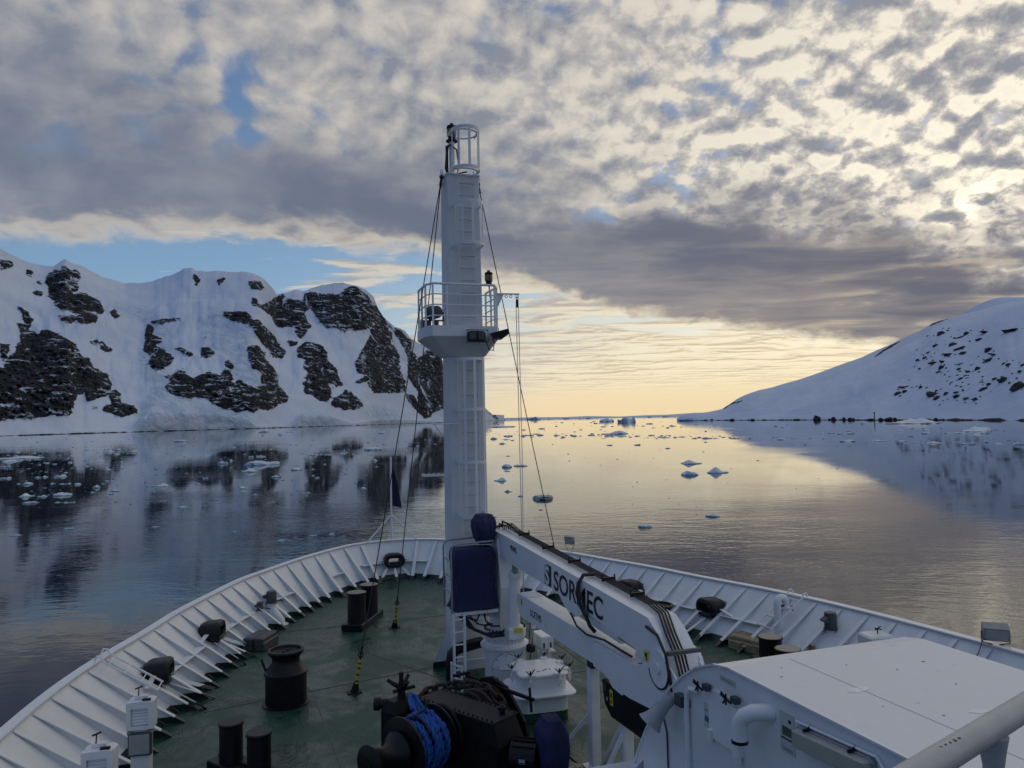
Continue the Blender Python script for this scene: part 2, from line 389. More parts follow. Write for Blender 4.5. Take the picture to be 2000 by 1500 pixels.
def terrain(name, cols, ridge, shore_d, ridge_d, rows, prof, cliff, rockimg, rx0, ry0, mat, disp, warp, back=1.5, iceimg=None):
    """a mountainside: its crest and its shoreline were surveyed from the photograph, the slope between them is a
    height profile with fractal relief; 'rock' marks bare rock."""
    cols = np.asarray(cols, float)
    ry = np.interp(cols, [p[0] for p in ridge], [p[1] for p in ridge])
    ry = ry+ (fbm(cols*.05, cols*0, 5, 3, .6)-.5)*7*disp/30
    d0 = np.interp(cols, [p[0] for p in shore_d], [p[1] for p in shore_d])
    d1 = np.interp(cols, [p[0] for p in ridge_d], [p[1] for p in ridge_d])
    dirs = ray(cols, ry); hl = np.hypot(dirs[:, 0], dirs[:, 1])
    hdir = dirs[:, :2]/hl[:, None]
    zr = CAM[2]+dirs[:, 2]/hl*d1
    H = np.maximum(zr-WATER_Z, 3.0)
    v = np.concatenate([np.linspace(0, 1, rows)**1.25, 1+np.linspace(0, 1, 14)[1:]*back])
    V, Cc = np.meshgrid(v, cols, indexing='ij')
    D = d0+(d1-d0)*V
    up = np.clip(V, 0, 1)
    sx = Cc*.012
    pv = prof(up, Cc)
    Z = WATER_Z-2.0+(H+2.0)*pv
    if cliff is not None:
        hc = np.interp(Cc, [c[0] for c in cliff], [c[1] for c in cliff])
        hc = hc*(.8+.4*fbm(Cc*.09, up*0, 3, 8))
        Z = np.maximum(Z, WATER_Z-2+(hc+2)*np.clip(up/.006, 0, 1)+up*60)
    over = np.clip(V-1, 0, None)
    Z = np.where(V > 1, WATER_Z-2+(H+2)*np.clip(1-(over/back)**1.3, 0, 1), Z)
    # relief along the slope: gullies and buttresses
    env = np.sin(np.clip(up, 0, 1)*math.pi)**.7
    gx = Cc*.018; gy = up*3.2
    rel = (fbm(gx*.8+fbm(gx*.7, gy*.7, 3, 5)*1.1, gy*.9, 3, 1, .42, True)-.5)
    D = D+rel*disp*5*env
    Z = Z+(fbm(gx*2.2, gy*2.0, 5, 2)-.5)*disp*env
    PXYZ = np.stack([CAM[0]+hdir[None, :, 0]*D, CAM[1]+hdir[None, :, 1]*D, Z], -1).reshape(-1, 3)
    qx, qy = project(PXYZ)
    cc = Cc.ravel(); uu = up.ravel()
    wx = (fbm(qx*.045, qy*.06, 4, 11)-.5)*warp*2.0; wy = (fbm(qx*.045, qy*.06, 4, 12)-.5)*warp*1.4
    rock = sample(rockimg, qx+wx-rx0, qy+wy-ry0)
    rock = np.where(V.ravel() > 1.0, 0, rock)
    # bare rock stands proud and broken
    Dr = (rock*(fbm(qx*.11, qy*.16, 5, 21, .6)-.25)).reshape(D.shape)*disp*2.0
    PXYZ = np.stack([CAM[0]+hdir[None, :, 0]*(D-Dr), CAM[1]+hdir[None, :, 1]*(D-Dr), Z], -1).reshape(-1, 3)
    nr, nc = V.shape
    idx = np.arange(nr*nc).reshape(nr, nc)
    faces = np.stack([idx[:-1, :-1], idx[:-1, 1:], idx[1:, 1:], idx[1:, :-1]], -1).reshape(-1, 4)
    me = bpy.data.meshes.new(name)
    me.vertices.add(len(PXYZ)); me.vertices.foreach_set('co', PXYZ.ravel().astype(np.float32))
    me.loops.add(faces.size); me.loops.foreach_set('vertex_index', faces.ravel().astype(np.int32))
    me.polygons.add(len(faces)); me.polygons.foreach_set('loop_start', (np.arange(len(faces))*4).astype(np.int32))
    me.polygons.foreach_set('loop_total', np.full(len(faces), 4, np.int32))
    me.polygons.foreach_set('use_smooth', np.ones(len(faces), bool))
    me.update(calc_edges=True)
    a = me.attributes.new('rock', 'FLOAT', 'POINT'); a.data.foreach_set('value', rock.astype(np.float32))
    ic = sample(iceimg, qx-rx0, qy-ry0) if iceimg is not None else np.zeros_like(rock)
    a = me.attributes.new('ice', 'FLOAT', 'POINT'); a.data.foreach_set('value', ic.astype(np.float32))
    me.materials.append(mat)
    o = link(bpy.data.objects.new(name, me)); tag(o, kind='structure')
    return o, PXYZ.reshape(nr, nc, 3), qx.reshape(nr, nc), qy.reshape(nr, nc)

ROCKS = """91,537 107,527 117,532 128,521 139,532 148,529 156,543 147,553 156,567 144,571 125,575 107,587 95,580 97,561 91,551
107,593 117,583 133,575 149,577 165,575 181,580 197,593 205,612 197,615 181,604 171,605 149,609 133,605 117,605 105,600
107,612 120,620 139,619 149,623 157,612 171,609 189,620 189,629 171,633 157,632 149,625 136,631 117,624
216,607 227,609 232,617 240,617 227,622 217,617
0,508 11,511 23,517 20,524 5,525 0,519
51,527 61,527 69,533 63,538 53,533
63,567 75,567 85,577 80,581 67,573
72,548 80,551 80,560 75,556
33,600 43,604 53,612 64,625 65,631 53,633 45,623 40,609
35,632 53,636 68,636 53,641 51,647 64,647 72,657 80,644 101,648 120,657 133,668 149,679 160,692 171,703 177,712 176,729 171,748 165,767 152,769 149,783 139,791 149,792 133,799 140,804 133,809 107,809 80,812 53,819 43,817 -107,819 -107,700 0,716 11,721 16,708 24,697 32,692 35,673 43,657 40,644
0,673 16,676 24,673 16,692 13,705 5,700 0,687
184,721 197,724 211,737 217,753 216,767 197,777 184,780 173,788 169,777 171,759 176,737
216,767 229,763 237,769 232,777 235,791 251,791 264,797 268,808 248,809 237,815 221,807 197,801 208,793 221,791 215,777
177,796 192,795 192,799 179,799
169,671 181,667 192,664 195,673 187,676 176,673
197,668 205,669 217,687 208,687 197,677
295,631 307,625 323,623 360,624 357,627 323,629 320,635 301,633
288,636 300,639 296,655 315,663 317,668 301,671 309,679 325,689 320,692 341,697 339,708 320,716 325,719 307,723 299,721 301,713 291,711 291,697 284,684 288,668 284,652
340,681 357,680 365,684 379,689 381,697 368,697 355,689
391,679 405,679 419,692 411,697 395,697
325,735 344,732 357,727 368,737 381,743 395,732 416,729 432,737 437,721 451,729 455,740 448,748 459,753 469,743 485,753 500,755 500,804 480,801 464,804 443,801 421,791 400,777 381,777 360,779 341,769 328,767 320,753 339,751
437,609 459,612 480,609 491,625 480,631 464,631 437,620
376,532 392,548 384,561 381,551
424,543 440,543 432,553 427,561
437,703 451,711 453,724 440,716
396,656 408,657 403,661
486,547 502,550 516,566 505,569 491,561
486,583 497,583 505,596 494,596
450,610 467,613 486,621 480,629 461,627 450,624
502,596 519,596 541,580 555,577 566,583 579,588 593,591 599,602 593,616 599,629 612,638 599,643 593,662 582,654 577,638 560,638 546,643 541,632 533,618 513,607
593,580 604,573 626,572 643,576 659,577 684,563 695,563 714,574 725,591 739,607 753,621 764,638 753,643 728,627 725,640 706,640 689,646 684,638 670,650 662,640 643,640 629,627 615,613 610,602 596,602
483,629 505,627 522,643 538,654 541,671 552,687 555,698 535,698 522,682 508,665 500,649
560,665 582,665 579,676 566,676
582,698 585,679 596,671 615,671 629,676 637,690 643,706 654,720 662,734 670,753 659,756 643,745 637,753 651,764 648,775 637,786 623,783 610,772 596,764 593,748 607,731 593,720 599,706
643,789 659,778 676,764 687,767 703,783 706,792 689,803 673,800 654,794
483,679 500,676 516,690 522,706 533,726 544,742 546,756 563,775 560,789 544,786 538,797 516,800 500,803 478,797 464,805 450,797 450,753 467,756 491,759 511,756 511,739 516,728 491,717 491,701
725,646 736,635 753,643 766,654 764,671 777,693 780,709 783,728 791,748 788,767 766,767 739,767 720,756 722,742 700,750 698,745 717,731 700,728 695,717 698,701 714,679 721,665
766,638 786,646 797,660 810,668 802,679 794,693 786,676 775,654
794,693 805,687 816,706 830,698 832,682 841,687 857,693 863,709 879,737 890,800 865,800 846,805 827,792 816,764 799,739 802,715
788,770 805,775 835,797 843,811 827,816 805,792
945,789 953,797 967,811 975,819 970,819 959,808"""
HILL_ROCKS=[(1838,652,14,9),(1851,646,5,4),(1887,653,11,9),(1874,659,14,4),(1923,650,22,6),(1912,664,12,6),(1977,645,32,6),(1968,648,7,7),(1827,676,11,4),(1813,656,4,3),(1863,673,14,8),(1874,682,18,5),(1879,690,14,7),(1827,690,14,9),(1852,694,19,7),(1806,699,9,6),(1793,704,7,6),(1813,688,7,4),(1932,684,16,9),(1942,694,18,5),(1932,704,18,7),(1825,709,17,6),(1842,707,13,5),(1838,719,11,12),(1795,722,5,5),(1834,726,9,4),(1849,718,5,3),(1874,711,9,3),(1874,721,9,4),(1910,722,9,9),(1892,727,12,4),(1960,710,7,5),(1969,714,9,6),(1997,715,7,6),(1991,727,8,6),(1923,708,7,4),(1959,745,19,14),(1944,740,9,5),(1973,748,5,6),(1991,756,22,25),(1933,750,9,6),(1919,760,16,6),(1878,740,10,5),(1858,747,6,3),(1888,742,7,3),(1870,767,11,4),(1870,775,14,7),(1887,779,11,6),(1905,781,13,4),(1849,770,8,9),(1829,765,6,5),(1820,772,18,16),(1829,778,13,9),(1813,769,7,7),(1768,765,10,9),(1755,769,14,9),(1759,757,7,4),(1786,755,9,4),(1797,757,7,9),(1773,754,5,4),(1764,756,11,4),(1878,754,5,3),(1921,747,5,3),(1856,736,5,2),(1885,733,7,2),(1906,776,5,2)]
ICE=[(1184,823.5,28.5,9),(1223,825,36,15),(1203,847.5,54,9),(980,834,48,3),(1058,837.6,13.5,3),(1046,825,9,2.4),(965,857.4,15,4.8),(992,852,18,3),(981,867,12,4.2),(993,891,10.5,2.1),(989,912.6,21,9),(1017,910.2,27,4.8),(977,939,25.5,9),(993,960.6,18,7.8),(1062,974.4,46.5,18),(1016,969.6,10.5,3),(1056,996,9,2.4),(1350,905.4,40.5,10.5),(1349,927.6,34.5,10.5),(1403,923.4,40.5,15),(1392,1008.6,27,6.6),(1260,1028.7,25.5,6.6),(1191,870,12,3),(1245,869.4,12,3.6),(1305,876,10.5,2.4),(1379,863.7,9,2.4),(965,1010.4,10.5,2.4),(990,921,13.5,1.8),(1269,828,13.5,3),(1314,832.5,16.5,3),(1098,825.6,6.6,1.8),(1163,827.1,7.5,2.4),(1023,840,9,2.7),(990,858.6,18,2.4),(1001,860.4,7.5,2.4),(1032,850.5,21,2.4),(1056,850.2,15,3.6),(1088,850.8,15,4.2),(1122,852,12,3.6),(1155,850.2,15,3),(1188,851.4,18,3.6),(1215,852.9,18,3),(1245,852,12,2.4),(1272,850.8,12,2.4),(1299,855,18,2.4),(1320,854.4,12,3),(1332,853.5,12,2.4),(1356,856.5,10.5,2.7),(1380,856.5,18,3.6),(1398,856.5,15,1.8),(1434,856.5,18,2.7),(1178,833.7,12,1.8),(1196,833.1,6,1.8),(1277,835.8,9,1.8),(1110,887.1,4.2,1.5),(1112,900.6,3,1.8),(42,895.2,76,6.1),(23,901.7,34.2,6.1),(11,913.1,15.2,4.6),(8,935.1,22.8,4.6),(55,946.1,20.9,6.1),(53,969.7,26.6,9.1),(82,970.5,20.9,5.3),(122,967.4,36.1,8.4),(59,982.6,30.4,5.3),(114,981.5,15.2,3),(129,982.2,11.4,3),(141,981.5,11.4,2.7),(118,931.3,22.8,6.8),(89,932.1,11.4,4.6),(74,933.2,11.4,4.6),(127,945.4,20.9,3),(152,946.9,13.3,4.6),(103,945,11.4,3),(188,953,17.1,9.1),(226,959.1,22.8,5.3),(217,965.5,11.4,3),(182,962.1,13.3,3),(315,949.6,34.2,8.4),(294,949.9,17.1,3),(353,862.6,34.2,5.3),(513,907.4,72.2,12.9),(435,905.9,24.7,9.1),(490,893.7,11.4,6.1),(511,892.2,22.8,3.8),(452,900.2,9.5,4.9),(486,921.8,34.2,10.6),(579,918,26.6,7.6),(540,932.1,22.8,6.8),(475,954.1,22.8,7.6),(477,961.7,15.2,3),(401,935.1,13.3,4.9),(386,946.1,15.2,3),(359,991,20.9,4.9),(304,1030.1,22.8,3.8),(597,963.6,19,3),(710,954.5,15.2,4.2),(729,878.9,41.8,8.4),(731,900.2,15.2,6.1),(648,1045.7,15.2,7.6),(612,1046.8,17.1,3),(458,1039.2,15.2,2.7),(549,1056.3,19,3.4),(135,1033.1,22.8,3.8),(30,1046.1,22.8,2.7),(217,882.7,19,6.1),(236,880,26.6,6.8),(255,883.8,19,5.3),(228,887.6,15.2,3),(266,880.8,15.2,3.8),(515,844.3,22.8,9.1),(547,849.6,7.6,5.3),(572,843.9,30.4,3),(612,916.9,9.5,3),(612,929.4,7.6,3.4),(619,934,11.4,3.8),(634,907.4,7.6,3),(661,943.5,7.6,3),(642,888.4,22.8,3),(612,889.1,19,3),(669,886.5,19,3.8),(691,887.6,11.4,2.3),(745,846.6,13.3,5.3),(175,878.9,22.8,2.3),(171,911.2,15.2,3),(213,917.6,22.8,3),(209,940.4,9.1,3),(469,951.1,7.6,3),(498,967.4,11.4,3.8),(538,959.8,11.4,3),(424,976.9,7.6,2.7),(317,979.2,13.3,2.3),(353,973.9,7.6,1.9),(194,1009.2,9.1,2.3),(735,911.9,11.4,2.3),(676,925.6,11.4,3),(735,1017.6,9.1,3.4),(1430,839.6,39,5.4),(1778,827,90,12.6),(1814,827.6,27,4.8),(1907,842.6,60,11.4),(1607,847.1,13.5,3.3),(1625,846.5,13.5,3.3),(1651,847.4,30,4.2),(1658,842.6,10.5,2.4),(1762,842,15,4.2),(1817,841.1,21,2.4),(1808,847.4,15,4.5),(1865,846.8,36,3.3),(1897,845.6,12,3.6),(1924,846.8,18,5.4),(1655,862.4,27,4.8),(1718,861.8,27,3.6),(1826,865.4,30,4.5),(1868,865.1,18,3.3),(1891,867.8,21,4.5),(1927,864.2,10.5,4.2),(1952,867.2,18,2.7),(1990,868.4,18,6.6),(1526,859.1,18,4.2),(1435,856.7,18,2.7),(1691,864.2,6,2.4),(1783,865.7,9,1.8),(1759,862.1,18,2.4),(1550,856.4,12,1.8),(1636,915.2,7.2,1.5),(1480,899.9,6,1.5)]
polys = [[tuple(map(int, q.split(','))) for q in l.split()] for l in ROCKS.split('\n')]
RX0, RY0 = -260, 470
raw = raster(polys, RX0, 1000, RY0, 860)
img = blur(raw, 3)*1.0+blur(raw, 14)*.50
ICEP = [[(270, 800), (300, 770), (270, 700), (290, 640), (200, 590), (290, 600), (330, 640), (330, 740), (400, 790), (500, 810), (490, 845), (270, 845)],
        [(430, 600), (480, 620), (500, 700), (520, 760), (470, 760), (430, 700), (380, 620)],
        [(560, 850), (580, 812), (640, 812), (690, 840)], [(720, 790), (770, 800), (810, 830), (720, 830)]]
iimg = blur(raster(ICEP, RX0, 1000, RY0, 860), 10)
ridge = [(-420, 470), (-260, 440), (-120, 470), (-50, 478), (0, 487), (30, 501), (60, 515), (90, 518), (105, 520), (118, 511), (128, 505), (137, 512), (160, 520), (200, 540), (240, 552),
         (270, 555), (300, 549), (340, 535), (360, 525), (373, 522), (385, 528), (400, 531), (430, 528), (470, 530), (495, 535), (515, 545), (530, 560), (541, 575), (555, 572),
         (575, 567), (590, 568), (620, 560), (650, 553), (670, 552), (695, 558), (715, 565), (730, 580), (738, 600), (750, 620), (770, 638), (790, 645), (800, 660),
         (815, 668), (830, 675), (850, 685), (862, 700), (872, 722), (900, 756), (930, 785), (948, 797), (962, 809), (972, 815), (980, 817.5)]
shore = [(-420, 1250), (-200, 1600), (0, 2100), (300, 2500), (500, 2800), (700, 3600), (860, 4900), (950, 7000), (985, 9000)]
rdist = [(-420, 2900), (0, 3700), (300, 4300), (500, 4300), (541, 4700), (700, 4900), (860, 5700), (950, 7400), (985, 9300)]
def prof_left(u, c):
    k = 1.12+.25*(vnoise(c*.01, c*0, 4)-.5)
    s = np.clip(u, 0, 1)**k
    return .92*s+.08*np.clip((u-.02)/.10, 0, 1)*(1-u)*.6+.08*u
cliff = [(-420, 6), (255, 6), (275, 34), (330, 52), (400, 50), (470, 46), (500, 8), (560, 8), (590, 45), (640, 42), (690, 10), (740, 24), (800, 20), (860, 8), (985, 3)]
terrain('mountain', np.arange(-420, 985.1, 2.1), ridge, shore, rdist, 200, prof_left, cliff, img, RX0, RY0, M['mtn'], 26, 7, iceimg=iimg)

hill_ridge = [(1322, 817), (1335, 812), (1352, 808), (1381, 805), (1410, 799), (1424, 790), (1438, 780), (1456, 771), (1482, 762), (1510, 756), (1539, 747), (1568, 739), (1597, 729), (1626, 718), (1654, 708), (1683, 698), (1712, 684), (1741, 672),
              (1770, 657), (1798, 645), (1820, 632), (1856, 621), (1885, 613), (1914, 606), (1946, 597), (1971, 591), (2000, 587), (2100, 570), (2300, 545), (2700, 540)]
hshore = [(1322, 2150), (1500, 1800), (1700, 1420), (2000, 1090), (2300, 850), (2700, 640)]
hdist = [(1322, 2180), (1410, 2250), (1500, 2300), (1700, 2200), (2000, 1900), (2300, 1650), (2700, 1400)]
def prof_hill(u, c): return 1-(1-np.clip(u, 0, 1))**1.25
hp = [[(1398, 795), (1410, 789), (1430, 787), (1452, 781), (1452, 783), (1425, 793), (1418, 798), (1410, 798)],
      [(1706, 700), (1718, 688), (1740, 674), (1764, 664), (1756, 669), (1738, 680), (1716, 694)],
      [(1812, 640), (1832, 625), (1865, 614), (1850, 624)]]
hrock = blur(raster(hp, 1300, 2300, 500, 840), 1)
M['hillsnow'] = rock_snow('hill_snow_and_rock', 1.0)
hill, HP, HX, HY = terrain('snow_hill', np.arange(1322, 2700, 3.0), hill_ridge, hshore, hdist, 110, prof_hill, None, hrock, 1300, 500, M['hillsnow'], 5, 2)
cap = [(1860, 640), (1880, 612), (1900, 600), (1925, 588), (1950, 581), (1985, 580), (2030, 581), (2200, 560), (2500, 560)]
terrain('snow_dome', np.arange(1860, 2500, 8.0), cap, [(1860, 2300), (2500, 1900)], [(1860, 2900), (2500, 2400)], 40, prof_hill, None, hrock*0, 1300, 500, M['hillsnow'], 5, 2)
# far low coast on the horizon
coast = [(975, 816.5), (1040, 815), (1100, 814.5), (1150, 812.5), (1210, 813.5), (1260, 811), (1300, 810), (1330, 808), (1360, 806), (1420, 806)]
terrain('far_coast', np.arange(975, 1420, 5.0), coast, [(975, 14000), (1420, 14000)], [(975, 16000), (1420, 16000)], 12, prof_hill, None, hrock*0, 1300, 500, M['hillsnow'], 1, 2)

# bare rocks on the snow hill: each one a rock of its own
M['rock'] = simple('dark_rock', (.040, .038, .038), .85, var=.45, scale=.3, bump=.4, bscale=.6)
def rock_mesh(i, n=3, flat=1.0, amp=.5):
    bm = bmesh.new(); bmesh.ops.create_icosphere(bm, subdivisions=n, radius=1.0)
    off = Vector((i*13.7, i*5.1, i*3.3))
    for v_ in bm.verts:
        k = 1+amp*(1.3*mnoise.noise(v_.co*1.3+off)+.9*mnoise.noise(v_.co*3.1+off))
        v_.co = v_.co*k; v_.co.z *= flat
    me = bpy.data.meshes.new('rock'); bm.to_mesh(me); bm.free(); return me
rockm = []
for i in range(8):
    me = rock_mesh(i, 2, 1, .55); me.materials.append(M['rock']); rockm.append(me)
flatx = HX.ravel(); flaty = HY.ravel(); flatp = HP.reshape(-1, 3)
for k, (px_, py_, w_, h_) in enumerate(HILL_ROCKS):
    d2 = (flatx-px_)**2+(flaty-py_)**2; j = int(np.argmin(d2)); p = flatp[j]
    dist = math.hypot(p[0]-CAM[0], p[1]-CAM[1]); sc = dist/1500
    o = link(bpy.data.objects.new('rock', rockm[k % 8])); o.parent = hill
    o.location = p; o.scale = (w_*sc*.46, w_*sc*.40, h_*sc*.44)
    o.rotation_euler = (random.uniform(-.2, .2), random.uniform(-.35, .35), -YAW-.4+random.uniform(-.4, .4))
rr = random.Random(11); extra = []
for (px_, py_, w_, h_) in HILL_ROCKS:
    for q in range(rr.choice((1, 2, 2, 3))): extra.append((px_+rr.gauss(0, 11), py_+rr.gauss(0, 7), rr.uniform(2, 5.5), rr.uniform(1.5, 3.5)))
for k, (px_, py_, w_, h_) in enumerate(extra):
    d2 = (flatx-px_)**2+(flaty-py_)**2; j = int(np.argmin(d2)); p = flatp[j]; sc = math.hypot(p[0]-CAM[0], p[1]-CAM[1])/1500
    o = link(bpy.data.objects.new('rock', rockm[(k*5) % 8])); o.parent = hill
    o.location = p; o.scale = (w_*sc*.46, w_*sc*.40, h_*sc*.44); o.rotation_euler = (rr.uniform(-.3, .3), rr.uniform(-.3, .3), rr.uniform(0, 6))
# rocks awash along the hill's shore
for k, (px_, w_, h_) in enumerate([(1595, 14, 8), (1620, 5, 3), (1627, 9, 6), (1631, 6, 3), (1648, 5, 5), (1660, 8, 5), (1667, 5, 4), (1720, 7, 4), (1736, 12, 5), (1748, 6, 5), (1784, 14, 3), (1828, 8, 4), (1700, 12, 3),
                                 (1470, 8, 3), (1430, 10, 3), (1390, 6, 3), (1555, 10, 2)]):
    p = on_water(px_, 819.5+.2*(k % 3)); dist = math.hypot(p[0]-CAM[0], p[1]-CAM[1]); sc = dist/1500
    d0_ = np.interp(px_, [q[0] for q in hshore], [q[1] for q in hshore])
    hd = (p[:2]-CAM[:2])/dist; q = CAM[:2]+hd*(d0_+4)
    o = link(bpy.data.objects.new('rock', rockm[(k*3) % 8])); o.parent = hill
    sc = d0_/1500; o.location = (q[0], q[1], WATER_Z+h_*sc*.4); o.scale = (w_*sc*.5, w_*sc*.4, h_*sc*.6)
    o.rotation_euler = (0, 0, random.uniform(0, 6))

# ------------------------------------------------------------------ ice on the water
mt, t, b = material('glacier_ice')
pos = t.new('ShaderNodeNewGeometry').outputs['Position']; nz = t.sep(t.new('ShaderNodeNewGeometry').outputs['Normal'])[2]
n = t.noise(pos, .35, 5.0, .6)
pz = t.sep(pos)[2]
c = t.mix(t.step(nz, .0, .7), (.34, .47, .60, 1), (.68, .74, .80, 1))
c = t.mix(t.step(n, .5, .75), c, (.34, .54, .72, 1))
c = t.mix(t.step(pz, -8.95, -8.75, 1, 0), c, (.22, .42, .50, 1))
t.put(b.inputs['Base Color'], c); b.inputs['Roughness'].default_value = .55; b.inputs['Subsurface Weight'].default_value = 0.0
bp = t.new('ShaderNodeBump', {'Height': t.noise(pos, 1.2, 5.0), 'Strength': .6, 'Distance': .5}); t.put(b.inputs['Normal'], bp)
M['ice'] = mt
mt, t, b = material('dark_clear_ice')
pos = t.new('ShaderNodeNewGeometry').outputs['Position']
wv = t.noise(t.vmath('MULTIPLY', pos, (1, 1, 2.5)), .7, 5.0, .6, 1.5)
t.put(b.inputs['Base Color'], t.mix(t.step(wv, .44, .62), (.03, .10, .10, 1), (.42, .55, .55, 1)))
b.inputs['Roughness'].default_value = .15
bp = t.new('ShaderNodeBump', {'Height': wv, 'Strength': .8, 'Distance': .8}); t.put(b.inputs['Normal'], bp)
M['clearice'] = mt
def floe_mesh(i, style):
    """0 flat brash piece with a lump, 1 lumpy berg, 2 low berg with a ridge, 3 smooth whale-back"""
    rnd = random.Random(i*31+style)
    bm = bmesh.new(); bmesh.ops.create_icosphere(bm, subdivisions=3, radius=1.0)
    off = Vector((i*7.7, i*3.1, style*9.3))
    for v_ in bm.verts:
        c = v_.co.copy()
        r = 1+.28*mnoise.noise(Vector((c.x, c.y, 0))*1.6+off)+.12*mnoise.noise(Vector((c.x, c.y, 0))*4+off)
        x, y = c.x*r, c.y*r
        if style == 0: hgt = .35+.75*max(0, mnoise.noise(Vector((x, y, 3))*1.9+off)+.15)
        elif style == 1: hgt = .55+.9*(mnoise.noise(Vector((x, y, 1))*1.4+off))+.35*mnoise.noise(Vector((x, y, 2))*4+off)
        elif style == 2: hgt = .25+.9*max(0, 1-((x-.25)**2*3+y*y))*(.7+.6*mnoise.noise(Vector((x, y, 2))*3+off))
        else: hgt = .7+.15*mnoise.noise(c*2+off)
        z = max(0, c.z)**.5*max(.12, hgt) if c.z > 0 else c.z*.35
        v_.co = Vector((x, y, z))
    zs = max(v_.co.z for v_ in bm.verts); xs = max(abs(v_.co.x) for v_ in bm.verts)
    for v_ in bm.verts: v_.co.x /= xs; v_.co.z /= zs
    me = bpy.data.meshes.new('ice_floe'); bm.to_mesh(me); bm.free(); me.materials.append(M['ice'])
    return me
floes = {(i, s): floe_mesh(i, s) for i in range(6) for s in range(4)}
SPECIAL = {}
def near(px_, py_, q, r=6): return abs(px_-q[0]) < r and abs(py_-q[1]) < r
NAMED = [((1184, 823.5), 1, 'left of the two tall icebergs near the horizon between the shores', 'iceberg'),
         ((1222, 825), 1, 'tallest blue-white iceberg near the horizon between the shores', 'iceberg'),
         ((1203, 847.5), 2, 'long low iceberg in front of the two tall ones in the golden water', 'iceberg'),
         ((980, 834), 3, 'smooth whale-backed low iceberg just right of the mast near the horizon', 'iceberg'),
         ((1062, 974), 3, 'dark green glassy ice lump floating alone on the golden water', 'ice lump'),
         ((1350, 905), 2, 'upper left floe of the three floating together right of centre', 'ice floe'),
         ((1348, 928), 0, 'lower left floe of the three floating together right of centre', 'ice floe'),
         ((1402, 923), 2, 'peaked floe, rightmost of the three floating together right of centre', 'ice floe'),
         ((1392, 1009), 0, 'thin dark-edged ice floe low on the right at the edge of the golden water', 'ice floe'),
         ((1260, 1029), 0, 'small blue slab of ice nearest the starboard bulwark', 'ice floe'),
         ((988, 913), 1, 'knobbly half of the broken floe close beside the mast', 'ice floe'),
         ((1017, 910), 0, 'flat tail half of the broken floe close beside the mast', 'ice floe'),
         ((976, 939), 2, 'jagged floe right of the mast below the broken pair', 'ice floe'),
         ((993, 961), 2, 'small craggy floe right of the mast above the dark glassy lump', 'ice floe'),
         ((1778, 827), 2, 'long pale iceberg lying along the shore of the right snow hill', 'iceberg'),
         ((1907, 843), 2, 'wide flat blue iceberg off the right shore', 'iceberg'),
         ((513, 907), 0, 'widest low floe on the dark water left of the mast', 'ice floe'),
         ((485, 922), 1, 'chunky two-humped floe left of the mast below the widest one', 'ice floe'),
         ((515, 844), 1, 'small steep blue iceberg by the foot of the left glacier front', 'iceberg'),
         ((730, 879), 3, 'flat turquoise floe on dark water left of the mast', 'ice floe'),
         ((188, 952), 1, 'rounded tall floe alone left on the dark water', 'ice floe'),
         ((122, 967), 1, 'long humped floe, biggest of the row at far left', 'ice floe'),
         ((315, 949), 2, 'long white floe in the middle of the left water', 'ice floe'),
         ((353, 862), 3, 'flat pale floe under the left ice cliff', 'ice floe')]
plain = []
for k, (px_, py_, w_, h_) in enumerate(ICE):
    p = on_water(px_, py_); dist = math.hypot(p[0]-CAM[0], p[1]-CAM[1]); sc = dist/1500
    if px_ < 870: w_ *= .85; h_ *= .85
    nm = next((q for q in NAMED if near(px_, py_, q[0])), None)
    st = nm[1] if nm else (0, 2, 0, 1)[k % 4]
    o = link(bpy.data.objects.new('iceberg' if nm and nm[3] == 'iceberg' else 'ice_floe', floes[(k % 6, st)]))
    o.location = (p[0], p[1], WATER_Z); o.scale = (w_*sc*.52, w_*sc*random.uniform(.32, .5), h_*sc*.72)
    o.rotation_euler = (0, 0, -YAW+random.uniform(-.5, .5)+(math.pi if k % 2 else 0))
    if nm:
        tag(o, nm[2], nm[3])
        NAMED.remove(nm)
        if 'glassy' in nm[2]:
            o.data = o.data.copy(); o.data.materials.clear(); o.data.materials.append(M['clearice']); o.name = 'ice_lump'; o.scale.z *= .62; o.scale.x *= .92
    else: plain.append((px_, py_, w_, o))
ORD = ['leftmost', 'second from left', 'third from left', 'fourth from left', 'fifth from left', 'sixth from left', 'seventh from left', 'eighth from left', 'ninth from left', 'tenth from left', 'eleventh from left', 'twelfth from left', 'thirteenth from left', 'fourteenth from left', 'fifteenth from left', 'sixteenth from left', 'seventeenth from left', 'eighteenth from left', 'nineteenth from left', 'twentieth from left']
def zone(x, y):
    if x < 870:
        g = 'small floes on the left water'
        a = 'at far left' if x < 170 else 'below the left buttress' if x < 330 else 'below the mountain middle' if x < 560 else 'just left of the mast'
        b_ = 'close under the far shore' if y < 866 else 'in the upper brash belt' if y < 893 else 'in mid water' if y < 935 else 'on near water'
    elif x > 1420:
        g = 'small floes off the right shore'
        a = 'towards the right edge' if x > 1800 else 'off the mid hill' if x > 1600 else 'off the low hill end'
        b_ = 'close inshore' if y < 855 else 'in the outer ice line' if y < 872 else 'on open water'
    else:
        g = 'small floes on the golden water'
        a = 'just right of the mast' if x < 1100 else 'ahead in mid channel' if x < 1260 else 'towards the hill'
        b_ = 'near the horizon' if y < 846 else 'in the brash line' if y < 866 else 'on near water'
    return g, a+' '+b_
bag = {}
for q in plain: bag.setdefault(zone(q[0], q[1]), []).append(q)
